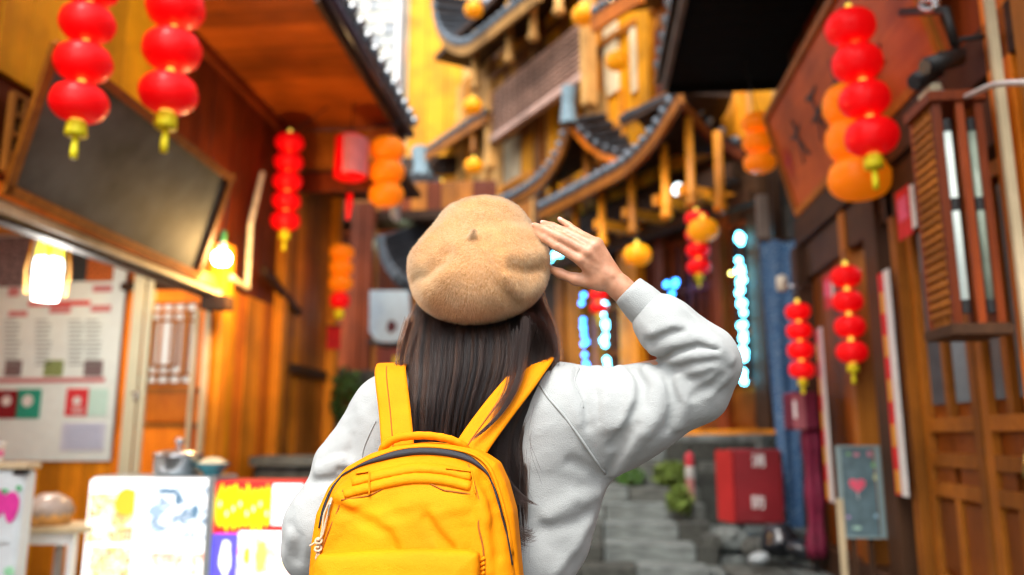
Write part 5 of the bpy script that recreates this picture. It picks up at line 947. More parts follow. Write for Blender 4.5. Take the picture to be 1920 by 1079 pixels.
# ---- joints (metres)
W_ = lambda px, py, Y: at(px, py, Y)
HEADC = W_(905, 560, 1.665); NECK = W_(893, 705, 1.69)
SH_R, SH_L = W_(1035, 752, 1.67), W_(722, 765, 1.67)
EL_R, WR_R = W_(1338, 694, 1.62), W_(1163, 540, 1.600)
EL_L, WR_L = W_(580, 1012, 1.62), W_(668, 985, 1.92)
HIP = V(W_(868, 1040, 1.70)[0], 1.70, .92)
def finger(P, d, pts, rs, k=.006):
    for (a, b), (ra, rb) in zip(zip(pts[:-1], pts[1:]), zip(rs[:-1], rs[1:])): d = smin(d, sd_cone(P, a, b, ra, rb), k)
    return d
FING = [([(1088, 487, 1.572), (1046, 463, 1.578), (1022, 447, 1.588), (1006, 436, 1.598)], [.0112, .0100, .0088, .0074]),
        ([(1103, 473, 1.566), (1050, 445, 1.574), (1021, 431, 1.588), (1003, 424, 1.602)], [.0114, .0100, .0088, .0074]),
        ([(1114, 462, 1.568), (1062, 436, 1.584), (1036, 425, 1.596), (1019, 419, 1.606)], [.0110, .0096, .0084, .0070]),
        ([(1120, 457, 1.576), (1082, 436, 1.592), (1065, 423, 1.600), (1051, 413, 1.606)], [.0104, .0086, .0077, .0064])]
THUMB = ([(1122, 530, 1.598), (1080, 524, 1.600), (1050, 513, 1.612), (1029, 503, 1.624)], [.0175, .0118, .0096, .0074])
FINGP = [[W_(*p) for p in f[0]] for f in FING]; THUMBP = [W_(*p) for p in THUMB[0]]
def sdf_hand(P):
    d = sd_cone(P, WR_R, W_(1140, 519, 1.592), .0235, .024)
    for (pts, (px, rs)) in zip(FINGP, FING):
        d = smin(d, sd_cone(P, W_(1138, 520, 1.594)+(pts[0]-FINGP[1][0])*.5, pts[0], .0165, .0118), .010)
        d = smin(d, sd_ell(P, pts[0]+V(0, -.002, 0), (.0092, .009, .0092)), .006)
    d = smin(d, sd_cone(P, W_(1128, 520, 1.606), W_(1100, 492, 1.590), .018, .014), .012)
    for (pts, (px, rs)) in zip(FINGP, FING): d = finger(P, d, pts, rs, .0045)
    dt = finger(P, np.full(len(P), 9.), THUMBP, THUMB[1], .008); d = smin(d, dt, .012)
    # tendons over the back of the hand, knuckle creases
    L = [([W_(1148, 518, 1.572), pts[0]+V(0, -.010, 0)], .0012, .004) for pts in FINGP[:3]]
    for pts in FINGP:
        t = (pts[1]-pts[0]); t = t/np.linalg.norm(t); s = np.cross(t, V(0, 1, 0))*.007
        L += [([pts[1]+V(0, -.0085, 0)-s+t*o, pts[1]+V(0, -.0085, 0)+s+t*o], -.0012, .0016) for o in (-.0025, .0025)]
        L += [([pts[1]+V(0, -.008, 0)], .0, .01)] if False else []
    L += [([W_(1074, 503, 1.59), W_(1086, 508, 1.583)], -.0016, .004)]
    return folds(P, d, L)
def mirror_hand(P):          # the other hand, closed on the strap in front of the chest
    c = WR_L; d = sd_cone(P, c, c+V(.02, .06, .03), .022, .024)
    for i in range(4):
        b = c+V(.035-.004*i, .085, .055-.019*i); d = finger(P, d, [b, b+V(.012, .035, 0), b+V(.040, .036, .0), b+V(.046, .010, .0)], [.010, .0088, .008, .0068], .005)
    b = c+V(.005, .03, .05); return finger(P, d, [b, b+V(.004, .03, .028), b+V(.022, .045, .035), b+V(.036, .043, .028)], [.014, .0105, .009, .0075], .006)
def sdf_face(P):                                                       # the face looks up the street
    d = sd_ell(P, HEADC+V(0, .005, .018), (.074, .093, .092)); d = smin(d, sd_ell(P, HEADC+V(.002, .035, -.045), (.052, .058, .062)), .05)
    f = HEADC+V(.002, .092, -.012)
    d = smin(d, sd_cone(P, f+V(0, .002, .018), f+V(0, .022, -.022), .007, .0115), .012)
    for s in (-1, 1):
        d = smax(d, -sd_ell(P, f+V(.030*s, .008, .012), (.017, .012, .010)), .012); d = smin(d, sd_ell(P, f+V(.030*s, -.008, .011), (.0125, .0125, .011)), .003)
        d = smin(d, sd_ell(P, HEADC+V(.078*s, .008, -.022), (.009, .017, .030)), .008)
    d = smin(d, sd_cone(P, f+V(-.016, -.004, -.050), f+V(.016, -.004, -.050), .008, .008), .006)
    return d
def sdf_body(P):
    d = sd_ell(P, HEADC+V(0, .005, .018), (.074, .093, .092)); d = smin(d, sd_ell(P, HEADC+V(.002, .035, -.045), (.052, .058, .062)), .05)
    d = near(P, d, HEADC+V(0, .06, -.02), .12, sdf_face, .012)
    d = smin(d, sd_cone(P, HEADC+V(0, .012, -.06), NECK, .052, .055), .03)
    d = smin(d, sd_cone(P, SH_L, SH_R, .052, .052), .05)
    d = smin(d, sd_cone(P, NECK+V(-.08, .01, -.20), NECK+V(.08, .01, -.20), .10, .10), .08)
    d = smin(d, sd_cone(P, HIP+V(-.06, 0, .13), HIP+V(.06, 0, .13), .095, .095), .08); d = smin(d, sd_cone(P, HIP+V(-.085, 0, -.03), HIP+V(.085, 0, -.03), .105, .105), .08)
    for s in (-1, 1):
        k = HIP+V(.095*s, .02, -.44); a = HIP+V(.095*s, -.01, -.83)
        d = smin(d, sd_cone(P, HIP+V(.085*s, 0, -.08), k, .088, .056), .04); d = smin(d, sd_cone(P, k, a, .055, .036), .02)
        d = smin(d, sd_cone(P, a+V(0, 0, -.04), a+V(.01*s, .15, -.055), .032, .026), .03)
    d = smin(d, sd_cone(P, SH_R, EL_R, .048, .040), .04); d = smin(d, sd_cone(P, EL_R, WR_R, .040, .0245), .012)
    d = smin(d, sd_cone(P, SH_L, EL_L, .048, .040), .04); d = smin(d, sd_cone(P, EL_L, WR_L, .040, .025), .012)
    d = near(P, d, W_(1090, 485, 1.595), .14, sdf_hand, .012); return near(P, d, WR_L+V(.02, .06, .02), .12, mirror_hand, .01)
woman = thing('person', 'woman seen from behind in pale grey sweatshirt, raising one hand to her tan beret', 'person', (HIP[0], HIP[1], 0))
def own(o, root):
    o.parent = root; o.matrix_parent_inverse = Matrix.Translation(-root.location); return o
body = own(solid('body', sdf_body, (-.66, 1.42, .01), (.52, 2.10, 1.80), .003, SKIN, relax=1), woman)
for pts in FINGP:                                              # nails on the finger backs
    t = pts[3]-pts[2]; t = t/np.linalg.norm(t); n = V(-.1, -1, .25); n = n-t*(n@t); n /= np.linalg.norm(n); s = np.cross(t, n)
    c = pts[3]+t*.0002+n*.0046; g = MB(); vs = []; fs = []
    for i in range(5):
        for j in range(5):
            u, w = (i-2)/2, (j-2)/2; vs.append(c+t*u*.0050*(1-.12*w*w)+s*w*.0042*(1-.15*u*u)+n*(.0022-.0022*w*w-.0006*u*u))
    for i in range(4):
        for j in range(4): fs.append((i*5+j, i*5+j+1, i*5+j+6, i*5+j+5))
    own(g.add(vs, fs).build('nail', mat('nail', (.66, .37, .30), .28, var=.04), smooth=True), woman)

# ---- sweatshirt
CUFF_A, CUFF_B = W_(1178, 545, 1.598), W_(1232, 597, 1.600)     # mouth of the cuff, where it joins the sleeve
SEL = W_(1322, 672, 1.590)
def sdf_sweat0(P):
    T = sd_cone(P, W_(752, 790, 1.69), W_(1000, 785, 1.69), .095, .095)
    T = smin(T, sd_cone(P, W_(775, 880, 1.70), W_(990, 880, 1.70), .115, .122), .06)
    T = smin(T, sd_cone(P, W_(745, 1040, 1.70), W_(965, 1040, 1.70), .115, .115), .08); T = smin(T, sd_cone(P, W_(745, 1200, 1.71), W_(955, 1200, 1.71), .12, .12), .06)
    T = smin(T, sd_cone(P, W_(735, 762, 1.675), NECK+V(0, .0, -.005), .060, .068), .04); T = smin(T, sd_cone(P, NECK+V(0, 0, -.005), W_(1045, 758, 1.675), .068, .068), .04)
    U = sd_cone(P, W_(1045, 785, 1.665), W_(1190, 772, 1.650), .098, .088); U = smin(U, sd_cone(P, W_(1190, 772, 1.65), W_(1300, 726, 1.63), .088, .072), .03)
    U = smin(U, sd_cone(P, W_(1060, 850, 1.69), W_(1150, 838, 1.67), .075, .052), .05); U = smin(U, sd_cone(P, W_(1085, 875, 1.69), W_(1040, 1000, 1.70), .062, .07), .04)
    U = smin(U, sd_cone(P, W_(1300, 726, 1.63), W_(1332, 690, 1.61), .070, .056), .02)
    d = smin(T, U, .07)
    A = sd_cone(P, W_(1336, 684, 1.61), SEL, .056, .060); A = smin(A, sd_cone(P, SEL, W_(1248, 612, 1.592), .062, .058), .02)
    A = smin(A, sd_cone(P, W_(1248, 612, 1.592), CUFF_B+(CUFF_B-CUFF_A)*.08, .058, .0535), .012)
    d = smin(d, A, .012)
    L = sd_cone(P, W_(728, 790, 1.67), W_(645, 875, 1.645), .078, .064); L = smin(L, sd_cone(P, W_(648, 875, 1.645), W_(600, 985, 1.62), .056, .066), .012)
    L = smin(L, sd_cone(P, W_(600, 985, 1.62), W_(588, 1030, 1.64), .066, .060), .03); L = smin(L, sd_cone(P, W_(588, 1030, 1.64), EL_L+(WR_L-EL_L)*.85, .058, .045), .02)
    d = smin(d, L, .045)
    d = smax(d, -sd_cone(P, NECK+V(0, .02, .02), NECK+V(0, .01, .20), .060, .075), .01)    # neck opening
    return smax(d, .845-P[:, 2], .01)
_L = lambda pp, amp, w: (cast_line(sdf_sweat0, pp), amp, w)
SW_FOLDS = [
  # forearm: long drags from the cuff to the elbow
  _L([(1222, 625), (1262, 612), (1300, 628), (1330, 645)], .008, .014), _L([(1218, 641), (1240, 630), (1262, 622), (1282, 622)], -.009, .008),
  _L([(1255, 560), (1290, 588), (1325, 622), (1352, 655)], .007, .015), _L([(1262, 572), (1285, 592), (1312, 616)], -.004, .010),
  _L([(1222, 660), (1262, 645), (1310, 635), (1345, 648), (1370, 676)], .010, .010), _L([(1228, 680), (1265, 661), (1310, 648), (1345, 656)], -.014, .006),
  # rolls in the crook
  _L([(1262, 678), (1295, 668), (1340, 664)], .006, .009), _L([(1262, 692), (1300, 683), (1340, 676)], -.006, .007),
  _L([(1296, 712), (1318, 708), (1332, 700)], -.005, .007), _L([(1330, 740), (1368, 705)], .005, .012), _L([(1300, 745), (1335, 725), (1350, 708)], -.006, .009),
  # upper arm and shoulder
  _L([(1186, 690), (1204, 722), (1200, 752), (1180, 795), (1150, 838)], -.015, .010), _L([(1160, 690), (1184, 712), (1184, 752), (1166, 800)], .008, .012), _L([(1212, 692), (1236, 725), (1232, 770), (1210, 810)], .010, .014),
  _L([(1252, 706), (1264, 755), (1252, 805)], -.009, .010), _L([(1272, 712), (1286, 755), (1275, 800)], .007, .011), _L([(1086, 692), (1080, 715), (1098, 750), (1104, 800)], -.007, .009), _L([(1068, 700), (1070, 745), (1085, 790)], .004, .014),
  _L([(1122, 690), (1142, 735), (1140, 800)], .006, .016), _L([(1110, 700), (1118, 750), (1122, 790)], -.004, .008), _L([(1190, 800), (1160, 850), (1142, 888)], -.010, .010), _L([(1222, 790), (1180, 850), (1152, 892)], .007, .014),
  _L([(1072, 868), (1110, 884), (1142, 900)], -.008, .013), _L([(1010, 900), (1080, 905), (1130, 915)], -.004, .022), _L([(1030, 965), (1078, 938), (1124, 925)], .007, .018), _L([(1020, 990), (1070, 985), (1100, 965)], -.005, .014), _L([(1000, 1000), (1050, 1030), (1080, 1060)], -.005, .022), _L([(1040, 1075), (1075, 1035), (1105, 980)], .005, .016),
  # other sleeve
  _L([(586, 905), (630, 900), (668, 908), (700, 914)], -.018, .008), _L([(596, 880), (640, 866), (690, 878)], .008, .015), _L([(636, 882), (668, 888), (694, 902)], -.008, .007), _L([(600, 866), (625, 850), (655, 846)], -.004, .008),
  _L([(560, 945), (600, 925), (640, 935)], .006, .016), _L([(650, 765), (660, 820), (656, 862)], -.006, .010), _L([(545, 985), (562, 1010), (556, 1050)], -.006, .011), _L([(530, 970), (545, 1000), (535, 1040)], .004, .012), _L([(672, 760), (690, 800), (700, 850)], .004, .014)]
def sdf_sweat(P):
    d = folds(P, sdf_sweat0(P), SW_FOLDS); q = P*np.array([1, .8, 1])
    return d+.0005*np.sin(31*q[:, 0]+9*np.sin(17*q[:, 2]))*np.sin(27*q[:, 2]+5*np.sin(23*q[:, 0]))
sweat = own(solid('sweatshirt', sdf_sweat, (-.78, 1.40, .80), (.62, 2.10, 1.62), .0038, M_SWEAT, relax=2), woman)
def rib_cuff(a, b, ra, rb, nrib=44):
    ax = b-a; L = np.linalg.norm(ax); ax /= L; u = np.cross(ax, V(0, 0, 1)); u /= np.linalg.norm(u); w = np.cross(ax, u); vs = []; fs = []; n = nrib*2
    prof = [(ra-.006, .006), (ra-.003, -.001), (ra, .0)]+[(ra+(rb-ra)*t+.0025*math.sin(PI*t), L*t) for t in (.15, .35, .55, .75, .92, 1.05)]
    for r, z in prof:
        for k in range(n):
            rr = r-(.0019 if k % 2 else 0); q = 2*PI*k/n; vs.append(a+ax*z+(u*math.cos(q)+w*math.sin(q))*rr)
    for i in range(len(prof)-1):
        for k in range(n): fs.append((i*n+k, i*n+(k+1) % n, (i+1)*n+(k+1) % n, (i+1)*n+k))
    return MB().add(vs, fs)
own(rib_cuff(CUFF_A, CUFF_B, .0345, .0425).build('cuff', M_SWEAT, smooth=True), sweat)
own(rib_cuff(EL_L+(WR_L-EL_L)*.97, EL_L+(WR_L-EL_L)*.80, .031, .045, 40).build('cuff', M_SWEAT, smooth=True), sweat)
for pp, r in (([(1012, 722), (1030, 748), (1056, 778), (1088, 822), (1115, 862), (1135, 888), (1151, 905)], .0028), ([(1086, 690), (1078, 715), (1090, 745), (1094, 765)], .0012), ([(704, 790), (690, 820), (680, 848), (678, 872)], .0015)):
    pts = smooth_line(cast_line(sdf_sweat, pp, .0006), 6); own(MB().tube(pts, r, 8).build('seam', M_SWEAT, smooth=True), sweat)
# ---- trousers and shoes (below the frame)
def sdf_trousers(P):
    d = sd_cone(P, HIP+V(-.085, 0, -.03), HIP+V(.085, 0, -.03), .115, .115)
    for s in (-1, 1):
        k = HIP+V(.095*s, .02, -.44); a = HIP+V(.095*s, -.01, -.80); d = smin(d, sd_cone(P, HIP+V(.085*s, 0, -.08), k, .098, .080), .04); d = smin(d, sd_cone(P, k, a, .078, .065), .02)
    return smax(smax(d, P[:, 2]-.98, .01), .10-P[:, 2], .01)
own(solid('trousers', sdf_trousers, (-.5, 1.5, .05), (.4, 1.95, 1.02), .008, M_DENIM), woman)
for s in (-1, 1):
    a = HIP+V(.095*s, -.01, -.83)
    f = lambda P, a=a, s=s: smax(smin(sd_cone(P, V(a[0], a[1]-.01, .055), V(a[0]+.012*s, a[1]+.18, .045), .047, .042), sd_cone(P, V(a[0], a[1], .06), V(a[0], a[1], .12), .05, .05), .03), .004-P[:, 2], .008)
    own(solid('shoe', f, (a[0]-.1, a[1]-.1, 0), (a[0]+.12, a[1]+.28, .2), .006, mat('shoe_white', (.7, .7, .68), .5)), woman)

# ---- beret
BN = V(-.06, -.72, .69); BN /= np.linalg.norm(BN); BX = V(1, -.05, 0); BX = BX-BN*(BX@BN); BX /= np.linalg.norm(BX); BY = np.cross(BN, BX); BM = np.stack([BX, BY, BN], 1)
BC = W_(898, 487, 1.615)
def sdf_beret0(P):
    q = (P-BC)@BM; d = sd_ell(P, BC, (.138, .136, .080), BM)
    d = smin(d, sd_ell(P, BC-BM[:, 1]*.030-BM[:, 2]*.028, (.128, .108, .068), BM), .05)
    d = smin(d, sd_ell(P, W_(905, 415, 1.65), (.075, .06, .045)), .06)
    return d
_B = lambda pp, amp, w: (cast_line(sdf_beret0, pp), amp, w)
BE_FOLDS = [_B([(772, 522), (800, 514), (826, 492), (838, 474)], -.013, .014), _B([(772, 560), (802, 552), (840, 515)], .009, .020), _B([(775, 480), (800, 450), (808, 425)], .005, .02),
  _B([(962, 500), (988, 506), (1016, 498)], -.013, .012), _B([(945, 520), (972, 543), (990, 545), (1012, 528)], .010, .014), _B([(935, 522), (955, 550), (972, 566)], -.007, .012), _B([(955, 478), (990, 480), (1020, 474)], .006, .015),
  _B([(905, 438), (950, 430), (995, 434)], .004, .013), _B([(862, 374), (882, 384), (930, 388)], -.004, .012)]
def sdf_beret(P):
    d = folds(P, sdf_beret0(P), BE_FOLDS)
    nub = W_(884, 440, 1.515)
    b0 = cast(sdf_beret0, 882, 446)
    d = smin(d, sd_cone(P, b0, b0+V(.010, -.014, .012), .0055, .0042), .006)
    rim = sd_ell(P, HEADC+V(0, .0, .012), (.088, .104, .095))            # hollow over the head
    return smax(d, -rim, .012)
M_FELT = mat('beret_felt', (.46, .24, .10), .95, var=.10, scale=30, bump=.4, bscale=300)
beret = own(solid('beret', sdf_beret, BC-.19, BC+.19, .0032, M_FELT, relax=2), woman)
def fur_on(ob, n, length, comb, seed, keep=None):
    me = ob.data; V3 = np.empty(len(me.vertices)*3, np.float32); me.vertices.foreach_get('co', V3); V3 = V3.reshape(-1, 3)
    N3 = np.empty(len(me.vertices)*3, np.float32); me.vertices.foreach_get('normal', N3); N3 = N3.reshape(-1, 3)
    rg = np.random.default_rng(seed); q = np.empty(len(me.loops), np.int32); me.loops.foreach_get('vertex_index', q); q = q.reshape(-1, 4)
    f = rg.integers(0, len(q), n); u, w = rg.random((2, n, 1)); A, B, C, D = [V3[q[f, i]] for i in range(4)]
    p = (A*(1-u)+B*u)*(1-w)+(D*(1-u)+C*u)*w; nn = N3[q[f, 0]]
    if keep is not None: k = keep(p, nn); p = p[k]; nn = nn[k]
    s = 42.0; sw = np.stack([np.sin(s*p[:, 1]+3*np.sin(s*.7*p[:, 2])), np.sin(s*p[:, 2]+2*np.sin(s*.6*p[:, 0])), np.sin(s*p[:, 0]+3*np.sin(s*.8*p[:, 1]))], 1)
    s2 = 160.0; s3 = np.stack([np.sin(s2*p[:, 1]+p[:, 2]*90), np.sin(s2*p[:, 2]+p[:, 0]*110), np.sin(s2*p[:, 0]+p[:, 1]*80)], 1)
    dirn = nn*.80+np.asarray(comb)*.50+sw*.28+s3*.16+rg.normal(0, .25, p.shape); dirn -= nn*np.minimum((dirn*nn).sum(1)-.30, 0)[:, None]
    dirn /= np.linalg.norm(dirn, axis=1)[:, None]; L = (length*rg.uniform(.55, 1.15, (len(p), 1)))
    bend = np.asarray(comb)*.35+rg.normal(0, .12, p.shape)
    return np.stack([p, p+dirn*L*.4, p+dirn*L*.75+bend*L*.12, p+dirn*L+bend*L*.3], 1)
M_FUR = hair_mat('beret_fur', (.57, .265, .115), .6, .14)
fp = fur_on(beret, 200000, .0085, V(.02, -.05, -1), 3, lambda p, n: (sd_ell(p.astype(float), HEADC+V(0, 0, .012), (.091, .107, .098)) > .004))
own(strands('fur', fp, np.array([.00013, .00012, .00010, .00003]), M_FUR, kind='stuff'), beret)

# ---- hair: a dark inner mass and long strands
M_HAIR = hair_mat('hair_brown', (.012, .006, .0045), .22, .5, .3, 1.34); HAIRS = [M_HAIR, hair_mat('hair_black', (.005, .0032, .003), .2, .5, .3, 1.36), hair_mat('hair_chestnut', (.028, .012, .007), .26, .5, .3, 1.34)]
M_HAIRCORE = mat('hair_core', (.004, .0028, .0025), .7, stretch=(30, 30, 1))
HW = [(560, 902, 112, 1.610, .30), (600, 904, 128, 1.588, .34), (640, 907, 138, 1.576, .36), (670, 906, 141, 1.570, .36), (700, 902, 136, 1.562, .34), (760, 885, 122, 1.552, .22), (820, 872, 108, 1.548, .15), (880, 872, 105, 1.545, .12), (950, 885, 90, 1.545, .10), (1030, 900, 80, 1.548, .08)]   # row, centre, half width, depth, roundness
def hair_env(py):
    a = np.array(HW); return [np.interp(py, a[:, 0], a[:, i]) for i in range(1, 5)]
def hair_at(u, py, dy=0.0):
    c, hw, Y, k = hair_env(py); px = c+u*hw; d = np.stack([_F[i]+_R[i]*((px-960)/FPX)+_U[i]*((539.5-py)/FPX) for i in range(3)], -1)
    Yv = Y+dy+k*.30*(1-np.sqrt(np.maximum(1-.92*u*u, .02)))+0*px
    return CAM_LOC+d*((Yv)/d[..., 1])[..., None]
g = MB(); rows = np.linspace(552, 1020, 28); us = np.linspace(-.97, .97, 25); vs = []; fs = []
for lay in (0, 1):
    for r in rows:
        for u in us: vs.append(hair_at(u, r, .006+(.016+.02*(1-u*u))*lay))
n0 = len(rows)*len(us)
for i in range(len(rows)-1):
    for j in range(len(us)-1):
        a = i*len(us)+j; fs += [(a, a+1, a+1+len(us), a+len(us)), (n0+a, n0+a+len(us), n0+a+1+len(us), n0+a+1)]
for i in range(len(rows)-1):
    for j in (0, len(us)-1): a = i*len(us)+j; fs.append((a, a+len(us), n0+a+len(us), n0+a))
for j in range(len(us)-1):
    for i in (0, len(rows)-1): a = i*len(us)+j; fs.append((a, a+1, n0+a+1, n0+a))
hair = own(g.add(vs, fs).build('hair', M_HAIRCORE, smooth=True), woman)
def make_hair():
    """locks of their own tone that overlap; returns strands sorted by tone"""
    rg = np.random.default_rng(5); K = 14; nc = 150; cu = rg.uniform(-.98, .98, nc); cend = rg.normal(1010, 45, nc); cw_ = rg.normal(0, .06, nc); cph = rg.uniform(0, 6.28, nc); cl = rg.uniform(-.013, .008, nc); cs = rg.uniform(.018, .05, nc); cm = rg.choice(3, nc, p=[.42, .33, .25])
    N = 27000; ci = rg.integers(0, nc, N); u0 = cu[ci]+rg.normal(0, 1, N)*cs[ci]; t = np.linspace(0, 1, K)[None, :]
    y0 = rg.uniform(545, 600, N)[:, None]; y1 = (cend[ci]+rg.normal(0, 14, N))[:, None]; py = y0+(y1-y0)*t; conv = cu[ci][:, None]
    u = u0[:, None]+(conv-u0[:, None])*(.70*t**1.2)+cw_[ci][:, None]*t**2+.026*np.sin(cph[ci][:, None]+t*4.5)+rg.normal(0, .006, (N, 1))*np.sin(t*7+rg.uniform(0, 6, (N, 1)))
    fly = rg.random(N) < .05; u = u+np.where(fly, rg.normal(0, .13, N), 0)[:, None]*t; lift = -.007*np.exp(-((u-conv)/.03)**2)
    dy = (cl[ci][:, None]+lift)*np.sin(PI*np.minimum(t*1.2+.05, 1))+rg.uniform(-.003, .003, (N, 1))-np.where(fly, rg.uniform(0, .012, N), 0)[:, None]*t
    P_ = hair_at(np.clip(u, -1.16, 1.16), py, dy); return [P_[cm[ci] == k] for k in range(3)]
for hm, hp_ in zip(HAIRS, make_hair()): own(strands('strand', hp_, np.r_[np.full(11, .00016), .00013, .00009, .00004], hm, kind='stuff'), hair)
def lock(pp, n, spread, seed, r=.0002, curl=0.0, tip=.3):
    rg = np.random.default_rng(seed); c = np.array(smooth_line([W_(*p) for p in pp], 5)); K = len(c); t = np.linspace(0, 1, K)
    off = rg.normal(0, spread, (n, 1, 3))*((1-t)*1.0+tip*t)[None, :, None]+np.cumsum(rg.normal(0, spread*.05, (n, K, 3)), 1)*t[None, :, None]
    cut = rg.uniform(.75, 1.0, (n, 1)); idx = np.clip(t[None, :]*cut*(K-1), 0, K-1.001); i0 = idx.astype(int); fr = (idx-i0)[..., None]
    return (c[i0]*(1-fr)+c[np.minimum(i0+1, K-1)]*fr)+off, np.r_[np.full(K-3, r), r*.8, r*.5, r*.2]
LOCKS = [([(985, 600, 1.555), (978, 680, 1.535), (962, 735, 1.517), (930, 785, 1.500), (880, 830, 1.478)], 260, .0042, 11, .25), ([(970, 620, 1.55), (960, 700, 1.53), (945, 745, 1.515), (905, 800, 1.492)], 90, .006, 12, .5),
  ([(1000, 610, 1.570), (975, 700, 1.575), (955, 770, 1.560), (925, 830, 1.545), (950, 895, 1.540), (985, 935, 1.535), (1012, 949, 1.532)], 130, .0036, 13, .25), ([(960, 760, 1.565), (935, 840, 1.545), (945, 900, 1.540), (970, 935, 1.537), (992, 944, 1.535)], 240, .007, 14, .6),
  ([(950, 800, 1.555), (945, 900, 1.545), (955, 980, 1.540), (985, 1005, 1.538), (1000, 1000, 1.536)], 120, .007, 15, .9), ([(940, 850, 1.55), (945, 950, 1.545), (958, 1010, 1.54), (990, 1022, 1.538)], 120, .007, 16, .9), ([(1010, 620, 1.585), (1000, 700, 1.590), (975, 770, 1.575), (968, 830, 1.57)], 80, .006, 17, .8), ([(975, 770, 1.565), (960, 830, 1.553), (975, 890, 1.550), (990, 920, 1.549)], 24, .010, 18, 1.3),
  ([(1015, 610, 1.60), (1035, 650, 1.615), (1040, 672, 1.615), (1030, 680, 1.61)], 60, .006, 19, 1.4), ([(770, 600, 1.60), (756, 650, 1.605), (752, 690, 1.60), (762, 712, 1.59)], 130, .005, 20, 1.0), ([(1000, 600, 1.585), (1022, 640, 1.60), (1010, 700, 1.60), (985, 760, 1.585)], 300, .010, 21, .7)]
for pp, n, sp, sd_, tip in LOCKS:
    P_, r_ = lock(pp, n, sp, sd_, tip=tip); own(strands('hair_lock', P_, r_, M_HAIR, kind='stuff'), hair)

# ================================================================== backpack
pack = thing('backpack', 'yellow canvas backpack with black zip worn on the back of the woman', 'backpack', W_(790, 1150, 1.45))
O_PX = [(584, 1180), (588, 1080), (592, 1015), (600, 962), (622, 912), (655, 875), (700, 850), (748, 835), (797, 829), (850, 833), (900, 845), (934, 868), (951, 905), (966, 958), (971, 1010), (978, 1080), (985, 1180)]
F_PX = [(584, 1180), (588, 1080), (593, 1012), (603, 962), (628, 912), (668, 880), (715, 865), (760, 857), (800, 855), (850, 861), (893, 878), (918, 908), (938, 958), (955, 1020), (965, 1080), (972, 1180)]
to2 = lambda pp, Y: [(lambda q: (q[0], q[2]))(at(x, y, Y)) for x, y in pp]
OP, FP = to2(O_PX, 1.46), to2(F_PX, 1.405); ZT = at(790, 840, 1.45)[2]
def extr(P, poly, yc, hy, r, puff=0.0, pr=.09, tilt=0.0):
    y = P[:, 1]-yc-tilt*(P[:, 2]-ZT); d2 = sd_poly(P[:, 0], P[:, 2], poly); h = hy+puff*np.clip(-d2/pr, 0, 1)**.8
    a = d2+r; b = np.abs(y)-h+r; return np.minimum(np.maximum(a, b), 0)+np.hypot(np.maximum(a, 0), np.maximum(b, 0))-r
pk_main = lambda P: extr(P, OP, 1.480, .052, .020, .004, tilt=.05)
pk_front0 = lambda P: extr(P, FP, 1.432, .030, .026, .030, .11, .08)
_P = lambda pp, amp, w: (cast_line(pk_front0, pp), amp, w)
PK_FOLDS = [_P([(628, 945), (650, 958), (685, 978)], -.006, .010), _P([(610, 940), (630, 935), (660, 948)], .005, .012), _P([(700, 985), (728, 1000), (738, 1030)], -.004, .010), _P([(715, 975), (745, 995), (760, 1025)], .003, .014),
  _P([(800, 972), (818, 1000), (845, 1030)], -.006, .009), _P([(818, 965), (838, 995), (862, 1025)], .004, .014), _P([(885, 920), (905, 940), (912, 975)], .007, .010), _P([(905, 900), (920, 940), (930, 985), (935, 1040)], -.004, .012), _P([(900, 955), (905, 985), (912, 1030), (915, 1070)], .005, .010),
  _P([(645, 900), (632, 930), (615, 965)], .004, .010), _P([(655, 985), (640, 1010), (620, 1030)], -.003, .014), _P([(760, 945), (800, 940), (860, 950)], .003, .02)]
PK_FOLDS = [(a, b*1.5, c) for a, b, c in PK_FOLDS]
def pk_front(P): return folds(P, pk_front0(P), PK_FOLDS)+.0007*np.sin(60*P[:, 0]+8*np.sin(31*P[:, 2]))*np.sin(43*P[:, 2])
pk_all = lambda P: np.minimum(pk_main(P), pk_front(P))
plo, phi_ = (-.56, 1.30, .86), (.08, 1.58, 1.30)
own(solid('main_compartment', pk_main, plo, phi_, .0034, M_YEL), pack); front = own(solid('front_panel', pk_front, plo, phi_, .0030, M_YEL, relax=1), pack)
def surf_ribbon(f, pp, widths, lift, th, m, name, parent, k=5, wob=0.0):
    """band lying on a surface: centre line cast on it, widths across"""
    pp = [tuple(p) for p in smooth_line([(x, y, 0) for x, y in pp], k)]; W = np.interp(np.linspace(0, 1, len(pp)), np.linspace(0, 1, len(widths)), widths)
    rows = []; qs = []; SS = (-1, -.5, 0, .5, 1)
    for i, p in enumerate(pp):
        a = np.array(pp[max(i-1, 0)][:2]); b = np.array(pp[min(i+1, len(pp)-1)][:2]); t = (b-a)/np.linalg.norm(b-a); nrm = np.array([-t[1], t[0]])
        qs += [tuple(np.array(p[:2])+nrm*s*W[i]/2) for s in SS]
    H = cast_many(f, qs)
    for i in range(len(pp)):
        row = H[i*5:i*5+5]
        if any(r is None for r in row): continue
        rows.append([r+(CAM_LOC-r)/np.linalg.norm(CAM_LOC-r)*(lift+th*(1-abs(s)**2.5)+wob*math.sin(i*2.1)*(1-s*s)) for r, s in zip(row, SS)])
    vs = [v for r in rows for v in r]+[v-ray(*proj(v)[:2])*.004 * -1 for r in rows for v in r]; n = len(rows)*5; fs = []
    for i in range(len(rows)-1):
        for j in range(4): a = i*5+j; fs += [(a, a+1, a+6, a+5), (n+a, n+a+5, n+a+6, n+a+1)]
        for j in (0, 4): a = i*5+j; fs.append((a, a+5, n+a+5, n+a))
    for j in range(4):
        for i in (0, len(rows)-1): a = i*5+j; fs.append((a, a+1, n+a+1, n+a))
    return own(MB().add(vs, fs).build(name, m, smooth=True), parent)
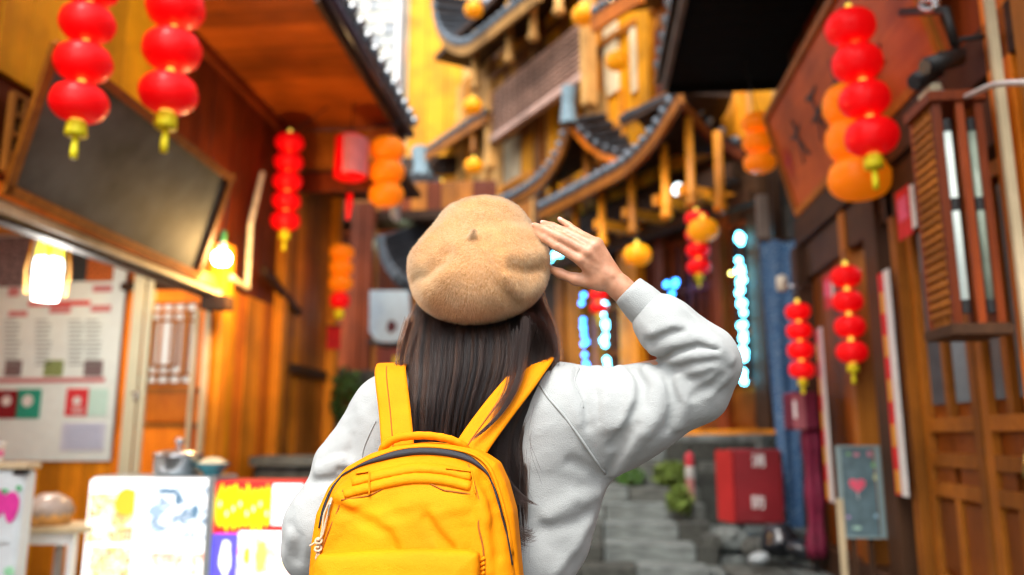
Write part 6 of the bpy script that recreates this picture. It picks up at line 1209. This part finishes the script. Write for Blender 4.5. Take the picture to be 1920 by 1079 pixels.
# zip: black tape in the opening, running down both sides
surf_ribbon(pk_all, [(640, 892), (672, 872), (712, 858), (755, 848), (795, 845), (840, 849), (880, 861), (908, 882), (920, 898)], [2, 9, 15, 17, 16, 15, 12, 6, 2], .0015, .003, M_BLACK, 'zipper', pack)
surf_ribbon(pk_all, [(918, 896), (930, 925), (944, 975), (953, 1010), (961, 1060)], [3, 4, 4, 4, 3], .0012, .001, M_BLACK, 'zipper', pack)
surf_ribbon(pk_all, [(642, 890), (622, 916), (606, 955), (598, 990)], [2, 4, 5, 3], .0012, .001, M_BLACK, 'zipper', pack)
surf_ribbon(pk_all, [(648, 884), (690, 861), (745, 842), (795, 836), (845, 840), (890, 853), (918, 878), (938, 930), (952, 985), (962, 1040)], [4, 6, 7, 8, 8, 7, 8, 7, 6, 5], .003, .003, M_YEL, 'zipper_flap', pack)
# quilted band under the zip
top_edge = [(646, 898), (690, 887), (735, 876), (780, 869), (830, 872), (884, 884)]
surf_ribbon(pk_front, [(x, y+9) for x, y in top_edge], [18, 19, 20, 21, 20, 19], .001, .0045, M_YEL, 'quilted_band', pack, 7, .0012)
surf_ribbon(pk_front, [(x-2, y+28) for x, y in top_edge], [19, 20, 21, 22, 21, 20], .001, .006, M_YEL, 'quilted_band', pack, 7, .0016)
for pp in ([(650, 890), (692, 884), (692, 928), (640, 936), (650, 890)], [(836, 878), (884, 884), (892, 926), (832, 918), (836, 878)]):
    surf_ribbon(pk_front, [pp[0], ((pp[0][0]+pp[1][0])/2, (pp[0][1]+pp[1][1])/2), pp[1]], [3, 3], .007, .002, M_YEL, 'stitched_edge', pack); surf_ribbon(pk_front, [pp[1], ((pp[1][0]+pp[2][0])/2, (pp[1][1]+pp[2][1])/2), pp[2]], [3, 3], .008, .002, M_YEL, 'stitched_edge', pack)
M_ST = mat('seam_thread', (.30, .085, .001), .8)
for pp in ([(651, 886), (643, 920), (635, 952), (618, 992), (602, 1034)], [(878, 872), (890, 910), (902, 955), (897, 985), (906, 1029), (908, 1074)], [(640, 938), (692, 930)], [(692, 930), (745, 905), (790, 902), (832, 920)], [(832, 920), (892, 928)]):
    pts = smooth_line(cast_line(pk_front, pp, .0004), 6); own(MB().tube(pts, .0015, 6).build('seam', M_ST, smooth=True), pack)
# front pocket with its flap edge
PP = to2([(580, 1190), (584, 1110), (588, 1060), (596, 1041), (700, 1033), (800, 1031), (880, 1034), (896, 1040), (897, 1075), (899, 1110), (902, 1190)], 1.345)
pk_pocket = lambda P: folds(P, extr(P, PP, 1.375, .022, .010, .012, .05, .08), [([at(600, 1060, 1.345), at(750, 1055, 1.335), at(890, 1062, 1.345)], .002, .012)])
own(solid('front_pocket', pk_pocket, (-.56, 1.28, .86), (.05, 1.46, 1.10), .003, M_YEL), pack)
for i in range(5):
    y = 1046+i*9; p = cast_line(pk_all, [(900, y+6), (909, y)], .002)
    if len(p) == 2: own(MB().tube([p[0], p[1]], .0028, 6).build('pleat', M_YEL, smooth=True), pack)
# side pocket
SP = to2([(966, 1190), (962, 1075), (975, 1052), (983, 1034), (988, 1040), (984, 1062), (990, 1085), (996, 1120), (1000, 1190)], 1.44)
own(solid('side_pocket', lambda P: extr(P, SP, 1.45, .035, .006), (-.05, 1.38, .86), (.12, 1.52, 1.14), .003, M_YEL), pack)
# carrying loop
lp = smooth_line([W_(716, 846, 1.462), W_(722, 836, 1.452), W_(745, 822, 1.444), W_(790, 817, 1.440), W_(835, 822, 1.444), W_(866, 834, 1.452), W_(876, 846, 1.465)], 8)
own(MB().tube(lp, [.0072+.0004*math.sin(i*1.7) for i in range(len(lp))], 12).build('handle', M_YEL, smooth=True), pack)
# shoulder straps
def strap(pts, width, th, name='shoulder_strap'):
    """pts: (point, facing normal); a padded band with rounded edges"""
    C = smooth_line([p for p, n in pts], 8); Nn = smooth_line([n for p, n in pts], 8); n = 12; vs = []; fs = []
    for i in range(len(C)):
        t = C[min(i+1, len(C)-1)]-C[max(i-1, 0)]; t /= np.linalg.norm(t); nn = Nn[i]-t*(Nn[i]@t); nn /= np.linalg.norm(nn); s = np.cross(t, nn)
        for k in range(n):
            q = 2*PI*k/n; cs, sn = math.cos(q), math.sin(q); vs.append(C[i]+s*width/2*math.copysign(abs(cs)**.35, cs)+nn*th/2*math.copysign(abs(sn)**.7, sn))
    for i in range(len(C)-1):
        for k in range(n): fs.append((i*n+k, i*n+(k+1) % n, (i+1)*n+(k+1) % n, (i+1)*n+k))
    fs += [tuple(range(n))[::-1], tuple((len(C)-1)*n+k for k in range(n))]
    st_ = own(MB().add(vs, fs).build(name, M_YEL, smooth=True), pack); n2 = len(C)//2+2
    for off in (-.12,):
        ln = []
        for i in range(2, n2):
            t = C[i+1]-C[i-1]; t /= np.linalg.norm(t); nn = Nn[i]-t*(Nn[i]@t); nn /= np.linalg.norm(nn); ln.append(C[i]+np.cross(t, nn)*width*off+nn*th*.5)
        own(MB().tube(ln, .0012, 6).build('seam', M_ST, smooth=True), st_)
    return st_
BK = V(0, -1, .15); UPN = V(0, -.35, 1); FR = V(0, .9, .5)
strap([(W_(748, 872, 1.500), BK), (W_(745, 830, 1.495), BK), (W_(740, 770, 1.520), BK), (W_(734, 720, 1.545), V(0, -.9, .5)), (W_(732, 694, 1.580), UPN), (W_(736, 688, 1.66), V(0, .1, 1)), (W_(742, 730, 1.80), FR), (W_(742, 860, 1.86), V(0, 1, .1)), (W_(720, 1010, 1.84), V(0, 1, 0))], .0625, .011)
strap([(W_(868, 880, 1.500), BK), (W_(884, 840, 1.495), BK), (W_(930, 775, 1.520), BK), (W_(978, 715, 1.550), V(0, -.9, .5)), (W_(1004, 684, 1.590), UPN), (W_(1016, 674, 1.66), V(0, .1, 1)), (W_(1010, 730, 1.80), FR), (W_(1000, 860, 1.86), V(0, 1, .1)), (W_(1010, 1010, 1.84), V(0, 1, 0))], .0600, .011)
for a, b in (((734, 700), (752, 815)),):
    pts = [W_(a[0]+(b[0]-a[0])*t+6*math.sin(PI*t)-4, a[1]+(b[1]-a[1])*t, 1.553-.062*t) for t in np.linspace(0, 1, 9)]
# zip pull of knotted cord
M_CORD = mat('pull_cord', (.62, .46, .30), .8, bump=.5, bscale=700)
c0 = cast(pk_all, 622, 940); zp = lambda x, y, o: c0+(W_(x, y, c0[1])-W_(602, 935, c0[1]))+V(0, -.006-o, 0)
pull = own(MB().tube(smooth_line([zp(604, 928, 0), zp(596, 945, .002), zp(590, 962, .003), zp(588, 985, .004), zp(584, 1005, .004)], 6), .0019, 8).build('zipper_pull', M_CORD, smooth=True), pack)
own(MB().tube(smooth_line([zp(604, 930, 0), zp(600, 950, .004), zp(594, 975, .005), zp(589, 995, .005), zp(582, 1008, .004)], 6), .0019, 8).build('cord_loop', M_CORD, smooth=True), pack)
for cx, cy, rr in ((581, 1008, .0042), (580, 1022, .0040)):
    k = [zp(cx+6*math.cos(q*2)*math.cos(q), cy+5*math.sin(q*2)*math.cos(q)+2*math.sin(q), .004+.003*math.sin(3*q)) for q in np.linspace(0, 2*PI, 24)]
    own(MB().tube(k, .0021, 6).build('knot', M_CORD, smooth=True), pack)
for e in ([(578, 1010), (570, 1014), (564, 1018)], [(581, 1026), (577, 1036), (575, 1043)], [(582, 1026), (581, 1034), (581, 1040)]):
    own(MB().tube(smooth_line([zp(x, y, .004) for x, y in e], 4), [.0019]*8+[.0012], 6).build('cord_end', M_CORD, smooth=True), pack)
own(MB().tube(smooth_line([zp(603, 938, .003), zp(600, 950, .004), zp(599, 962, .004)], 5), .0022, 8).build('zipper_slider', mat('slider_metal', (.45, .43, .40), .3, 1.0), smooth=True), pack)
